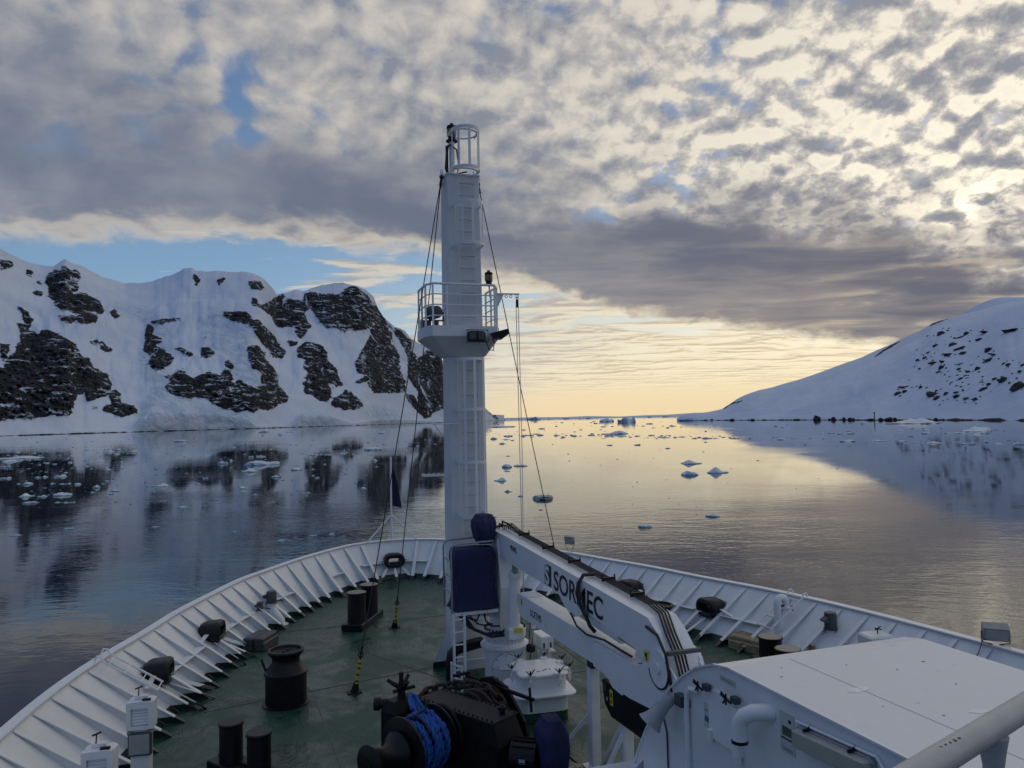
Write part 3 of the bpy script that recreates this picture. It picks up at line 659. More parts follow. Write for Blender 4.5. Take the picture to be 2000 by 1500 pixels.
for (g, z_), lst in bag.items():
    lst.sort(key=lambda q: q[0])
    for n_, q in enumerate(lst):
        size = 'long ' if q[2] > 28 else 'tiny ' if q[2] < 10 else ''
        pre = '' if len(lst) == 1 else ', rightmost' if n_ == len(lst)-1 else ', '+ORD[n_]
        tag(q[3], size+'ice floe '+z_+pre, 'ice floe', g)
# uncountable brash: specks of ice, one mesh
vs = []; fs = []
def speck(p, sx, sy, sz, a):
    i0 = len(vs); ca, sa = math.cos(a), math.sin(a)
    n_ = 6
    for j in range(n_):
        th = j/n_*math.tau; r_ = random.uniform(.7, 1.2); x, y = math.cos(th)*sx*r_, math.sin(th)*sy*r_
        vs.append((p[0]+x*ca-y*sa, p[1]+x*sa+y*ca, WATER_Z-.02))
    for j in range(n_):
        th = j/n_*math.tau+.2; r_ = random.uniform(.4, .8); x, y = math.cos(th)*sx*r_, math.sin(th)*sy*r_
        vs.append((p[0]+x*ca-y*sa, p[1]+x*sa+y*ca, WATER_Z+sz*random.uniform(.6, 1.2)))
    for j in range(n_): fs.append((i0+j, i0+(j+1) % n_, i0+n_+(j+1) % n_, i0+n_+j))
    fs.append(tuple(i0+n_+j for j in range(n_)))
def scatter(n_, x0, x1, y0, y1, wmin, wmax, pw=2.0, dens=None):
    c = 0
    while c < n_:
        x, y = random.uniform(x0, x1), random.uniform(y0, y1)
        if dens and random.random() > dens(x, y): continue
        p = on_water(x, y); d_ = math.hypot(p[0]-CAM[0], p[1]-CAM[1])/1500
        w = (wmin+(wmax-wmin)*random.random()**pw)*d_
        speck(p, w*.5, w*.35, w*random.uniform(.15, .35)*.6, -YAW+random.uniform(-.4, .4)); c += 1
scatter(300, 0, 760, 866, 985, 2, 10, 3, lambda x, y: max(.03, float(fbm(np.array(x*.013), np.array(y*.05), 3, 9))*2.2-.75))
scatter(90, 380, 700, 866, 900, 2, 10, 3)
scatter(110, 0, 260, 880, 925, 2, 12, 3)
scatter(110, 0, 860, 850, 880, 2, 8, 3)
scatter(90, 0, 900, 940, 1120, 2, 7, 3)
scatter(170, 950, 1480, 846, 858, 1.5, 9, 3, lambda x, y: max(0, 1-abs(y-(850+(x-1000)*.012))/6))
scatter(70, 950, 1420, 818, 845, 1.2, 8, 2)
scatter(130, 950, 1500, 858, 1040, 1, 5, 3)
scatter(120, 1480, 2000, 828, 872, 2, 10, 3)
scatter(60, 1480, 2000, 872, 1060, 1, 4, 3)
o = mesh_obj('brash_ice', vs, fs, M['ice']); tag(o, 'scattered specks of brash ice on the water', kind='stuff')
# low bergs far out on the horizon
for k, (px_, w_, h_) in enumerate([(983, 10, 3), (1046, 20, 6), (1034, 10, 3), (1150, 12, 3), (1106, 14, 2.5), (1075, 10, 2), (1300, 14, 2.5), (1270, 10, 2)]):
    d_ = 9000.0; dr = ray(np.array(px_), np.array(815.)); hd = dr[:2]/np.hypot(*dr[:2]); sc = d_/1500
    o = link(bpy.data.objects.new('iceberg', floes[(k % 6, 1 if k % 2 else 3)]))
    o.location = (CAM[0]+hd[0]*d_, CAM[1]+hd[1]*d_, WATER_Z); o.scale = (w_*sc*.5, w_*sc*.4, h_*sc)
    tag(o, ['tiny far iceberg on the skyline nearest the foot of the left mountain', 'widest pale berg on the skyline right of the mast', 'tiny skyline iceberg between the mast and the widest pale berg', 'tiny skyline iceberg left of the two tall icebergs', 'tiny skyline iceberg crossed by the right stay wire', 'tiny skyline iceberg just right of the widest pale berg', 'last skyline iceberg before the tip of the snow hill', 'skyline iceberg second from the tip of the snow hill'][k], 'iceberg', 'icebergs on the skyline')
# ================================================================== the ship's bow
# ship frame: +Y towards the bow, +X starboard, z = 0 on the foredeck at the mast
def sheer(y): return .0022*max(0.0, y)**2
class MB:
    def __init__(s): s.v = []; s.f = []
    def add(s, vs, fs):
        n = len(s.v); s.v += [tuple(v) for v in vs]; s.f += [tuple(i+n for i in f) for f in fs]; return s
    def box(s, c, d, rz=0.0, top=1.0):
        x, y, z = d[0]/2, d[1]/2, d[2]/2; ca, sa = math.cos(rz), math.sin(rz); vs = []
        for k in (-1, 1):
            t_ = top if k > 0 else 1.0
            for i, j in ((-1, -1), (1, -1), (1, 1), (-1, 1)):
                px_, py_ = i*x*t_, j*y*t_; vs.append((c[0]+px_*ca-py_*sa, c[1]+px_*sa+py_*ca, c[2]+k*z))
        return s.add(vs, [(0, 3, 2, 1), (4, 5, 6, 7), (0, 1, 5, 4), (1, 2, 6, 5), (2, 3, 7, 6), (3, 0, 4, 7)])
    def bbox(s, c, d, rz=0.0, bev=.01):           # box with bevelled vertical and top edges
        x, y, z = d[0]/2, d[1]/2, d[2]/2; ca, sa = math.cos(rz), math.sin(rz)
        rings = []
        for zz, ins in ((-z, 0), (z-bev, 0), (z, bev)):
            X, Y = x-ins, y-ins; b2 = bev
            ring = [(-X+b2, -Y), (X-b2, -Y), (X, -Y+b2), (X, Y-b2), (X-b2, Y), (-X+b2, Y), (-X, Y-b2), (-X, -Y+b2)]
            rings.append([(c[0]+p*ca-q*sa, c[1]+p*sa+q*ca, c[2]+zz) for p, q in ring])
        return s.loft(rings)
    def loft(s, rings, caps=True, closed=True):
        n = len(rings[0]); vs = [p for r in rings for p in r]; fs = []
        for k in range(len(rings)-1):
            for j in range(n if closed else n-1):
                fs.append((k*n+j, k*n+(j+1) % n, (k+1)*n+(j+1) % n, (k+1)*n+j))
        if caps: fs.append(tuple(reversed(range(n)))); fs.append(tuple((len(rings)-1)*n+j for j in range(n)))
        return s.add(vs, fs)
    @staticmethod
    def frame(d):
        d = Vector(d).normalized(); a = Vector((0, 0, 1)) if abs(d.z) < .95 else Vector((1, 0, 0))
        u = d.cross(a).normalized(); return u, d.cross(u).normalized(), d
    def cyl(s, p0, p1, r0, r1=None, n=12):
        r1 = r0 if r1 is None else r1; p0, p1 = Vector(p0), Vector(p1); u, v, _ = s.frame(p1-p0)
        return s.loft([[p+(u*math.cos(math.tau*j/n)+v*math.sin(math.tau*j/n))*r for j in range(n)] for p, r in ((p0, r0), (p1, r1))])
    def lathe(s, c, prof, n=20, axis=(0, 0, 1)):   # prof: (radius, distance along axis)
        c = Vector(c); u, v, d = s.frame(axis)
        return s.loft([[c+d*h+(u*math.cos(math.tau*j/n)+v*math.sin(math.tau*j/n))*max(r, 1e-4) for j in range(n)] for r, h in prof])
    def tube(s, pts, r, n=8, caps=True):
        pts = [Vector(p) for p in pts]; rings = []; up = None
        for i, p in enumerate(pts):
            d = (pts[min(i+1, len(pts)-1)]-pts[max(i-1, 0)]).normalized()
            if up is None: u, v, _ = s.frame(d)
            else:
                u = (up-d*up.dot(d)); u = u.normalized() if u.length > 1e-5 else s.frame(d)[0]; v = d.cross(u)
            up = u; rr = r[i] if isinstance(r, (list, tuple)) else r
            rings.append([p+(u*math.cos(math.tau*j/n)+v*math.sin(math.tau*j/n))*rr for j in range(n)])
        return s.loft(rings, caps)
    def ring(s, c, R0, r, axis=(0, 0, 1), n=28, m=6, a0=0.0, a1=math.tau):
        c = Vector(c); u, v, d = s.frame(axis); full = abs(a1-a0-math.tau) < 1e-6
        k = n if full else n+1
        pts = [c+(u*math.cos(a0+(a1-a0)*j/n)+v*math.sin(a0+(a1-a0)*j/n))*R0 for j in range(k)]
        if not full: return s.tube(pts, r, m)
        rings = []
        for p in pts:
            o = (p-c).normalized(); rings.append([p+(o*math.cos(math.tau*q/m)+d*math.sin(math.tau*q/m))*r for q in range(m)])
        return s.loft(rings+[rings[0]], caps=False)
    def beam(s, p0, p1, w, t, up=(0, 0, 1)):      # rectangular bar: w across 'up', t along it
        p0, p1 = Vector(p0), Vector(p1); d = (p1-p0).normalized(); up = Vector(up); sd = d.cross(up)
        sd = sd.normalized() if sd.length > 1e-4 else Vector((1, 0, 0)); up = sd.cross(d).normalized()
        q = [sd*w/2*i+up*t/2*j for i, j in ((-1, -1), (1, -1), (1, 1), (-1, 1))]
        return s.loft([[p0+k for k in q], [p1+k for k in q]])
    def prism(s, pts, ext):                        # planar outline pushed along ext
        e = Vector(ext); a = [Vector(p) for p in pts]; return s.loft([a, [p+e for p in a]])
    def build(s, name, mat, parent=None, smooth=False):
        o = mesh_obj(name, s.v, s.f, mat, parent)
        bm = bmesh.new(); bm.from_mesh(o.data); bmesh.ops.recalc_face_normals(bm, faces=bm.faces)
        if smooth:
            for f in bm.faces: f.smooth = True
            for e in bm.edges:
                if len(e.link_faces) == 2 and e.calc_face_angle(0) > .6: e.smooth = False
        bm.to_mesh(o.data); bm.free(); return o
def YZ(x, pts): return [(x, p[0], p[1]) for p in pts]
def text_mesh(name, s, size, origin, xdir, ydir, mat, parent, sx=1.0, thick=.002, bold=0.0):
    cu = bpy.data.curves.new(name, 'FONT'); cu.body = s; cu.size = size; cu.extrude = thick; cu.offset = bold
    tmp = bpy.data.objects.new(name, cu); COL.objects.link(tmp)
    dg = bpy.context.evaluated_depsgraph_get(); me = bpy.data.meshes.new_from_object(tmp.evaluated_get(dg))
    COL.objects.unlink(tmp); bpy.data.objects.remove(tmp); bpy.data.curves.remove(cu)
    X = Vector(xdir).normalized(); Y = Vector(ydir).normalized(); Z = X.cross(Y); off = wloc(parent)
    for v_ in me.vertices: v_.co = Vector(origin)+X*v_.co.x*sx+Y*v_.co.y+Z*v_.co.z-off
    me.materials.clear(); me.materials.append(mat); me.name = name
    o = link(bpy.data.objects.new(name, me)); o.parent = parent; return o

# deck and bulwark materials
mt, t, b = material('green_deck_paint')
pos = t.new('ShaderNodeNewGeometry').outputs['Position']
n1 = t.noise(pos, .9, 5.0, .6, .6); n2 = t.noise(t.vmath('MULTIPLY', pos, (1.0, .6, 1)), 4.5, 5.0, .65, .8); n3 = t.noise(pos, 24, 3.0)
c = t.mix(t.step(n1, .35, .68), (.009, .045, .030, 1), (.015, .068, .047, 1))
c = t.mix(t.math('MULTIPLY', t.step(n2, .50, .72), .7), c, (.052, .100, .074, 1))
c = t.mix(t.math('MULTIPLY', t.step(n2, .30, .16), .5), c, (.010, .022, .018, 1))
t.put(b.inputs['Base Color'], c)
b.inputs['Specular IOR Level'].default_value = .42
t.put(b.inputs['Roughness'], t.math('ADD', t.step(n1, .40, .62, .17, .55), t.math('MULTIPLY', t.math('SUBTRACT', n2, .5), .25)))
bp = t.new('ShaderNodeBump', {'Height': t.math('ADD', t.math('MULTIPLY', n2, .6), t.math('MULTIPLY', n3, .1)), 'Strength': .8, 'Distance': .06}); t.put(b.inputs['Normal'], bp)
M['deck'] = mt
mt, t, b = material('bulwark_white_paint')
pos = t.new('ShaderNodeNewGeometry').outputs['Position']; px_, py_, pz_ = t.sep(pos)
yy = t.math('MAXIMUM', py_, 0.0); sh = t.math('MULTIPLY', t.math('MULTIPLY', yy, yy), .0022)
n = t.noise(pos, 1.6, 5.0, .6); run = t.noise(t.vmath('MULTIPLY', pos, (6, 6, .6)), 1.5, 4.0, .6)
wh = t.mix(t.step(n, .3, .7), (.70, .72, .74, 1), (.78, .80, .81, 1))
wh = t.mix(t.math('MULTIPLY', t.step(run, .60, .75), .30), wh, (.55, .53, .48, 1))
wh = t.mix(t.math('MULTIPLY', t.step(t.noise(pos, 4.0, 6.0, .7), .69, .75), .6), wh, (.34, .22, .13, 1))
low = t.step(t.math('SUBTRACT', pz_, sh), .135, .145, 1, 0)
t.put(b.inputs['Base Color'], t.mix(low, wh, (.010, .024, .019, 1))); b.inputs['Roughness'].default_value = .4
bp = t.new('ShaderNodeBump', {'Height': t.noise(pos, 2.2, 2.0), 'Strength': .35, 'Distance': .02}); t.put(b.inputs['Normal'], bp)
M['bul'] = mt

# outline of the rail cap and of the deck edge, starboard half, from the stem aft
CAP = [(0, 10.55), (1.05, 10.38), (1.95, 9.9), (3.3, 8.65), (4.4, 7.3), (5.25, 6.15), (6.05, 4.5), (6.75, 2.9), (7.3, 1.2), (7.95, -.7), (8.4, -2.5), (8.72, -4.6), (8.92, -6.9), (9.05, -9.2), (9.12, -14), (9.12, -22)]
DKE = [(0, 9.85), (.72, 9.68), (1.33, 9.2), (2.6, 7.8), (3.45, 6.6), (4.1, 5.6), (4.85, 4.1), (5.45, 2.6), (5.95, 1.0), (6.5, -.8), (6.98, -2.5), (7.38, -4.6), (7.62, -6.9), (7.8, -9.2), (7.9, -14), (7.9, -22)]
def catmull(pts, n):
    P_ = [np.array(p, float) for p in pts]; m0 = P_[1]*np.array([-1, 1]); P_ = [m0]+P_+[2*P_[-1]-P_[-2]]; o = []
    for i in range(1, len(P_)-2):
        for k in range(n):
            u = k/n; a, b_, c_, d_ = P_[i-1:i+3]
            o.append(.5*((2*b_)+(c_-a)*u+(2*a-5*b_+4*c_-d_)*u*u+(3*b_-a-3*c_+d_)*u**3))
    o.append(P_[-2]); return np.array(o)
cap_h, dk_h = catmull(CAP, 10), catmull(DKE, 10)
mir = lambda a: np.concatenate([a[::-1]*np.array([-1, 1]), a[1:]])
capc, dkc = mir(cap_h), mir(dk_h)                          # port aft -> stem -> starboard aft
capz = np.array([1.25+sheer(y) for y in capc[:, 1]]); dkz = np.array([sheer(y) for y in dkc[:, 1]])
arc = np.concatenate([[0], np.cumsum(np.hypot(*np.diff(capc, axis=0).T))]); mid = len(capc)//2
arc -= arc[mid]
def at_arc(s):
    f = lambda a: float(np.interp(s, arc, a))
    c_ = Vector((f(capc[:, 0]), f(capc[:, 1]), f(capz))); d_ = Vector((f(dkc[:, 0]), f(dkc[:, 1]), f(dkz))); return c_, d_
# deck: one sheet with the bow's sheer
vs = [(float(x), float(y), float(z)) for (x, y), z in zip(dkc, dkz)]; n_ = len(vs); fs = []
k_ = 9; grid = []
for i in range(n_//2+1):
    a, b_ = vs[i], vs[n_-1-i]; grid.append([(a[0]+(b_[0]-a[0])*j/(k_-1), a[1], a[2]) for j in range(k_)])
gv = [p for r_ in grid for p in r_]
gf = [(i*k_+j, i*k_+j+1, (i+1)*k_+j+1, (i+1)*k_+j) for i in range(len(grid)-1) for j in range(k_-1)]
deck = mesh_obj('deck', gv, gf, M['deck']); tag(deck, kind='structure')
# weld seams standing a few millimetres proud of the plating
for p0, p1 in (((-6.3, -1.0), (3.2, .9)), ((-3.75, -.6), (-3.4, -9)), ((-4.2, 1.6), (-3.75, -.6)), ((1.2, -1.6), (7.0, -1.6)), ((-2.2, 1.9), (-.7, -1.2)), ((2.6, -7.5), (2.6, 6.5)), ((-4.4, 4.6), (4.4, 4.6))):
    n_ = 8; pts = [(p0[0]+(p1[0]-p0[0])*i/n_, p0[1]+(p1[1]-p0[1])*i/n_) for i in range(n_+1)]
    mb = MB()
    for a, b_ in zip(pts, pts[1:]): mb.beam((a[0], a[1], sheer(a[1])+.003), (b_[0], b_[1], sheer(b_[1])+.003), .022, .008)
    mb.build('weld_seam', M['deckseam'] if 'deckseam' in M else M['deck'], deck)

bul = empty('bulwark', (0, 10, 0), 'white steel bulwark sweeping round the bow with rows of slanting stiffeners', 'bulwark')
mb = MB(); rings = [[(float(p[0]), float(p[1]), z) for p, z in zip(capc, capz)], [(float(p[0]), float(p[1]), z) for p, z in zip(dkc, dkz-.01)]]
mid_ring = [((a[0]*.52+b_[0]*.48), (a[1]*.52+b_[1]*.48), (a[2]*.5+b_[2]*.5)) for a, b_ in zip(*rings)]
def sheet(off, f0=0.0, f1=1.0):
    ss = np.concatenate([np.arange(arc[0], -17, .5), np.arange(-17, 17, .085), np.arange(17, arc[-1], .5)]); nf = 18; rows = []
    for s_ in ss:
        c_, d_ = at_arc(s_); inn = Vector((d_.x-c_.x, d_.y-c_.y, 0)).normalized(); d2 = Vector((d_.x, d_.y, d_.z-.01))
        rows.append([c_.lerp(d2, f0+(f1-f0)*k/nf)-inn*off for k in range(nf+1)])
    vs_ = [p for r_ in rows for p in r_]; fs_ = []
    for i in range(len(ss)-1):
        sm = (ss[i]+ss[i+1])/2
        for k in range(nf):
            fm = (k+.5)/nf; hole = False
            for (cs, w_, h2, dr) in CHOCKS:
                du = abs(sm-cs); dv = abs(fm-dr)*1.3
                if math.hypot(max(0, du-(w_-h2)/2), dv) < h2/2: hole = True
            if not hole: a = i*(nf+1)+k; fs_.append((a, a+1, a+nf+2, a+nf+1))
    return vs_, fs_
def arc_at(x, y, side):
    d2 = (capc[:, 0]-x)**2+(capc[:, 1]-y)**2; d2 = np.where(capc[:, 0]*side >= -0.01, d2, 1e9); return float(arc[int(np.argmin(d2))])
CHOCKS = [(s_, .62, .34, dr) for s_, dr in ((0.0, .50), (arc_at(-6.75, 3.1, -1), .45), (arc_at(-7.75, .1, -1), .45), (arc_at(6.75, 3.0, 1), .45), (arc_at(7.75, .05, 1), .45))]
mb.add(*sheet(0.0)); mb.build('plating', M['bul'], bul, True)
mb = MB(); L_ = []
for i in range(len(capc)):
    a = capc[max(i-1, 0)]; b_ = capc[min(i+1, len(capc)-1)]; tg = (b_-a)/np.hypot(*(b_-a)); nr = np.array([tg[1], -tg[0]])   # inward
    nr = nr if np.dot(nr, -capc[i]) > 0 or abs(capc[i][0]) < .5 else -nr
    if abs(capc[i][0]) < .5: nr = np.array([0, -1.0])
    q0 = capc[i]-nr*.11; q1 = capc[i]+nr*.09; z = capz[i]
    L_.append([(q0[0], q0[1], z), (q1[0], q1[1], z), (q1[0], q1[1], z+.03), (q0[0], q0[1], z+.03)])
mb.loft(L_); mb.build('cap_rail', M['white2'], bul)
STIFF = np.arange(-22.0, 21.0, .73)
for s_ in STIFF:
    c_, d_ = at_arc(s_+.365)
    inn = Vector((d_.x-c_.x, d_.y-c_.y, 0)); ln = inn.length; inn.normalize(); tg = Vector((-inn.y, inn.x, 0))
    if abs(s_+.365) < .5: continue
    a0 = c_+Vector((0, 0, -.06))+inn*.02; a1 = d_+Vector((0, 0, .005)); b1 = d_+inn*.36+Vector((0, 0, .0))
    b1.z = sheer(b1.y)+.004; a1.z = sheer(a1.y)+.004; b0 = c_+inn*.07+Vector((0, 0, -.05))
    mb = MB(); mb.prism([a0-tg*.006, a1-tg*.006, b1-tg*.006, b0-tg*.006], tg*.012)
    dd = (b1-b0).normalized(); up = tg.cross(dd)
    mb.beam(b0, b1, .115, .018, up)
    mb.build('stiffener', M['bul'], bul)
def stringer(s0, s1, f, name='stringer', w=.16):             # flat bar along the plating between stiffeners, fraction f down from the cap
    mb = MB(); n_ = max(2, int(abs(s1-s0)/.33)); rows = []
    for k in range(n_+1):
        c_, d_ = at_arc(s0+(s1-s0)*k/n_); p = c_.lerp(d_, f); inn = Vector((d_.x-c_.x, d_.y-c_.y, 0)).normalized()
        q = p+inn*(w+.10*f); rows.append([p, q, q+Vector((0, 0, .014)), p+Vector((0, 0, .014))])
    mb.loft(rows); mb.build(name, M['bul'], bul)
for s0, s1 in ((-13.7, -11.4), (-10.6, -8.2), (-7.1, -5.3), (-3.35, -2.7), (-1.6, 1.6), (7.9, 10.4), (10.9, 13.2), (13.3, 15.5)):
    stringer(s0, s1, .55)
# hull shell below the deck down to the waterline
mb = MB(); W0 = [(float(p[0]), float(p[1]), float(z)-.002) for p, z in zip(capc, capz)]
def shell(f, z): return [(float(p[0])*f, (float(p[1])-(1-f)*3.2) if p[1] > 0 else float(p[1])-(1-f)*3.2, z) for p in dkc]
o_ = [(p[0]*1.004, p[1]*1.002+.01, p[2]) for p in rings[1]]
mb.add(*sheet(.03)); mb.loft([o_, shell(.93, -1.5), shell(.82, -4.5), shell(.74, -9.6)], caps=False, closed=False)
h_ = mb.build('hull', M['navyhull'] if 'navyhull' in M else M['white'], None, True); tag(h_, kind='structure')
# ------------------------------------------------------------------ mooring fittings
def stadium(cx, w, h, n=10):
    r = h/2; pts = []
    for sgn, a0 in ((1, -math.pi/2), (-1, math.pi/2)):
        for k in range(n+1):
            a = a0+math.pi*k/n; pts.append((cx+sgn*(w/2-r)+math.cos(a)*r, math.sin(a)*r))
    return pts
def chock(s, label, w=.76, h=.50, drop=.45):
    c_, d_ = at_arc(s); inn = Vector((d_.x-c_.x, d_.y-c_.y, 0)).normalized(); tg = Vector((-inn.y, inn.x, 0)); up = Vector((0, 0, 1))
    c0 = c_.lerp(d_, drop)+inn*.13; base = d_+inn*.4; base.z = sheer(base.y)
    root = empty('panama_chock', base, label, 'chock', 'mooring chocks in the bulwark')
    mb = MB(); prof = [(0.0, .16), (.10, .10), (.17, 0.0), (.10, -.10), (0.0, -.16)]   # (outset from hole, depth)
    rings_ = []
    out = [(-.19, 0, 1.0), (-.19, .0, 1.0)]
    sec = [(.30, .0), (.26, .05), (.16, .07), (.05, .05), (0.0, .0)]
    sect = [(-.24, .00), (-.24, .05), (-.13, .10), (.06, .11), (.20, .12), (.27, .09), (.285, .03), (.25, -.03), (.10, -.075), (-.12, -.075)]
    for dep, outset in sect:
        rings_.append([c0+inn*dep+tg*p[0]+up*p[1] for p in stadium(0, w-.22+outset*2, h-.22+outset*2)])
    mb.loft(rings_+[rings_[0]], caps=False); mb.build('chock_ring', M['black'], root, True)
    if c_.x < -1:  # added black plate stands in for the dark inside of the opening
        mb = MB(); mb.loft([[c0+inn*dep+tg*p[0]+up*p[1] for p in stadium(0, w-.14, h-.14)] for dep in (.16, .19)]); mb.build('chock_shade_plate', M['black'], root)
    for k, dx_ in enumerate((-.62, 0.0, .62)):
        p0 = c0+inn*.12+tg*(dx_*.38)+up*(-h*.42); p1 = base+tg*dx_+inn*(.12 if dx_ == 0 else .02); p1.z = sheer(p1.y)+.004
        mb = MB(); mb.beam(p0, p1, .09, .016, inn); mb.build('strut', M['bul'], root)
    for sg in (-1, 1):
        p0 = c0+tg*sg*(w*.45)+up*.02; p1 = c0-inn*.05+tg*sg*(w*.5+.42)+up*-.10
        mb = MB(); mb.beam(p0, p1, .11, .014, up); mb.build('side_bracket', M['bul'], root)
    return root
chock(0.0, 'black oval chock at the stem below the jackstaff, with bright water in its opening', drop=.50)
chock(arc_at(-6.75, 3.1, -1), 'black chock on the left bulwark, farther one of two, with a white strut below')
chock(arc_at(-7.75, .1, -1), 'black chock on the left bulwark, nearer one of two, by the small bulwark ladder')
chock(arc_at(6.75, 3.0, 1), 'black chock on the right bulwark just beyond the crane boom')
chock(arc_at(7.75, .05, 1), 'black chock on the right bulwark between the crane elbow and the white ladder')

def bollard_pair(cx, cy, ang, label, r=.26, h=.82, gap=1.05, pl=1.9, pw=.62, top='worntop'):
    z0 = sheer(cy); root = empty('bollard_pair', (cx, cy, z0), label, 'bollards', 'twin mooring bollards')
    ca, sa = math.cos(ang), math.sin(ang)
    mb = MB(); mb.bbox((cx, cy, z0+.09), (pl, pw, .18), ang, .02)
    mb.bbox((cx, cy, z0+.20), (pl*.98, .06, .05), ang, .01); mb.build('base', M['black'], root)
    for sg in (-1, 1):
        x, y = cx+ca*gap/2*sg, cy+sa*gap/2*sg
        mb = MB(); mb.lathe((x, y, z0+.18), [(r*1.03, 0), (r, .05), (r, h-.05), (r*1.10, h-.03), (r*1.10, h-.001), (r*1.05, h)], 26); p = mb.build('post', M['black'], root, True)
        mb = MB(); mb.lathe((x, y, z0+.18+h+.001), [(r*1.02, 0), (r*1.0, .008)], 26); mb.build('post_cap', M[top], p)
    return root
bollard_pair(-1.88, 4.75, math.atan2(.98, .52), 'pair of black bollards with worn tops on a long base, forward on the open deck')
bollard_pair(-5.155, -4.32, math.atan2(-.64, .45), 'pair of all-black bollards at the lower left near the louvred vents', r=.195, h=.64, gap=.78, pl=1.5, pw=.5, top='black')
bollard_pair(6.35, -3.55, math.atan2(-.95, -.25), 'pair of black bollards with pale tops half hidden behind the white housing', r=.26, h=.55, gap=.95, top='tan')

# milk-churn shaped roller fairlead
def churn(cx, cy, k, label, name='fairlead'):
    z0 = sheer(cy); root = empty(name, (cx, cy, z0), label, 'fairlead', 'black churn-shaped fairleads')
    mb = MB(); mb.lathe((cx, cy, z0), [(.50*k, 0), (.50*k, .02), (.43*k, .03), (.43*k, .62*k), (.455*k, .63*k), (.455*k, .67*k), (.43*k, .685*k), (.30*k, .86*k), (.285*k, .92*k), (.30*k, .98*k), (.37*k, 1.06*k), (.385*k, 1.10*k), (.37*k, 1.13*k), (.32*k, 1.13*k), (.30*k, 1.06*k)], 36)
    mb.build('body', M['black'], root, True)
    mb = MB(); mb.lathe((cx, cy, z0+1.065*k), [(.30*k, 0), (.30*k, .015)], 30); lid = mb.build('lid', M['dark'], root)
    mb = MB(); mb.ring((cx, cy, z0+1.083*k), .17*k, .008)
    for a in (.6, 1.2, 3.9): mb.box((cx+.07*math.cos(a), cy+.07*math.sin(a), z0+1.09*k), (.05, .035, .025), a)
    mb.build('lid_fitting', M['dark'], lid)
    mb = MB(); mb.beam((cx-.40*k, cy+.10, z0+.66*k), (cx-.50*k, cy+.14, z0+.93*k), .09, .05, (1, 0, 0)); mb.build('lug', M['black'], root)
    return root
churn(-4.33, -1.0, 1.0, 'black milk-churn shaped fairlead standing on the open deck left of centre')
churn(5.0, -.55, .95, 'black churn-shaped fairlead with a pale worn rim showing behind the crane elbow')
# roller fairleads lying at the deck edge
def roller(cx, cy, ang, L, label, mat):
    z0 = sheer(cy); root = empty('roller_chest', (cx, cy, z0), label, 'deck chest', 'low chests at the deck edge')
    ca, sa = math.cos(ang), math.sin(ang)
    for k, (o2, zz, w, hh) in enumerate(((-.17, .12, .30, .22), (.17, .12, .30, .22), (-.15, .285, .26, .10), (.15, .285, .26, .10))):
        mb = MB(); mb.bbox((cx-sa*o2, cy+ca*o2, z0+zz), (L, w, hh), ang, .03); mb.build('plank', mat, root)
roller(6.95, -1.72, math.atan2(-.9, .36), 1.0, 'worn pale wooden chest on deck by the right bulwark', M['wood'])
roller(-4.78, 3.45, math.atan2(.85, .45), .85, 'low grey slatted chest on deck against the left bulwark', M['dgrey'])

# ------------------------------------------------------------------ vents, lamps and boxes along the bulwark
def gooseneck(x, y, h, r, ang, label, head, lean=.0, rr=.16, cat='air vent'):
    z0 = sheer(y); root = empty('gooseneck_vent', (x, y, z0), label, cat, 'gooseneck air vents')
    ca, sa = math.cos(ang), math.sin(ang); pts = [(x, y, z0), (x, y, z0+h-rr)]
    for k in range(1, 9):
        a = math.pi*k/8; d_ = rr*(1-math.cos(a)); pts.append((x+ca*d_, y+sa*d_, z0+h-rr+math.sin(a)*rr))
    pts.append((x+ca*2*rr, y+sa*2*rr, z0+h-rr-.12))
    mb = MB(); mb.tube(pts, r, 14); mb.build('pipe', M['white2'], root, True)
    e = pts[-1]
    mb = MB(); mb.lathe((e[0], e[1], e[2]-.02), [(r*1.5, 0), (r*1.5, .04)], 16)
    mb.lathe((x, y, z0), [(r*1.6, 0), (r*1.6, .025)], 16); mb.build('flange', M['white2'], root)
    if head:
        mb = MB(); c0 = (x+ca*rr*1.2, y+sa*rr*1.2, z0+h-rr*1.1); mb.ring(c0, .065, .018, (-.35, -.93, .1)); mb.build('valve_ring', M['black'], root)
        mb = MB(); mb.tube([(e[0]-.02, e[1], e[2]), (e[0]+.16, e[1]-.05, e[2]+.03), (e[0]+.17, e[1]-.05, e[2]-.10)], .011, 6); mb.build('handle', M['dark'], root)
    return root
gooseneck(7.46, -2.1, 1.32, .085, 0.1, 'white swan-neck pipe with a black valve ring under the right bulwark ladder', True, rr=.14)
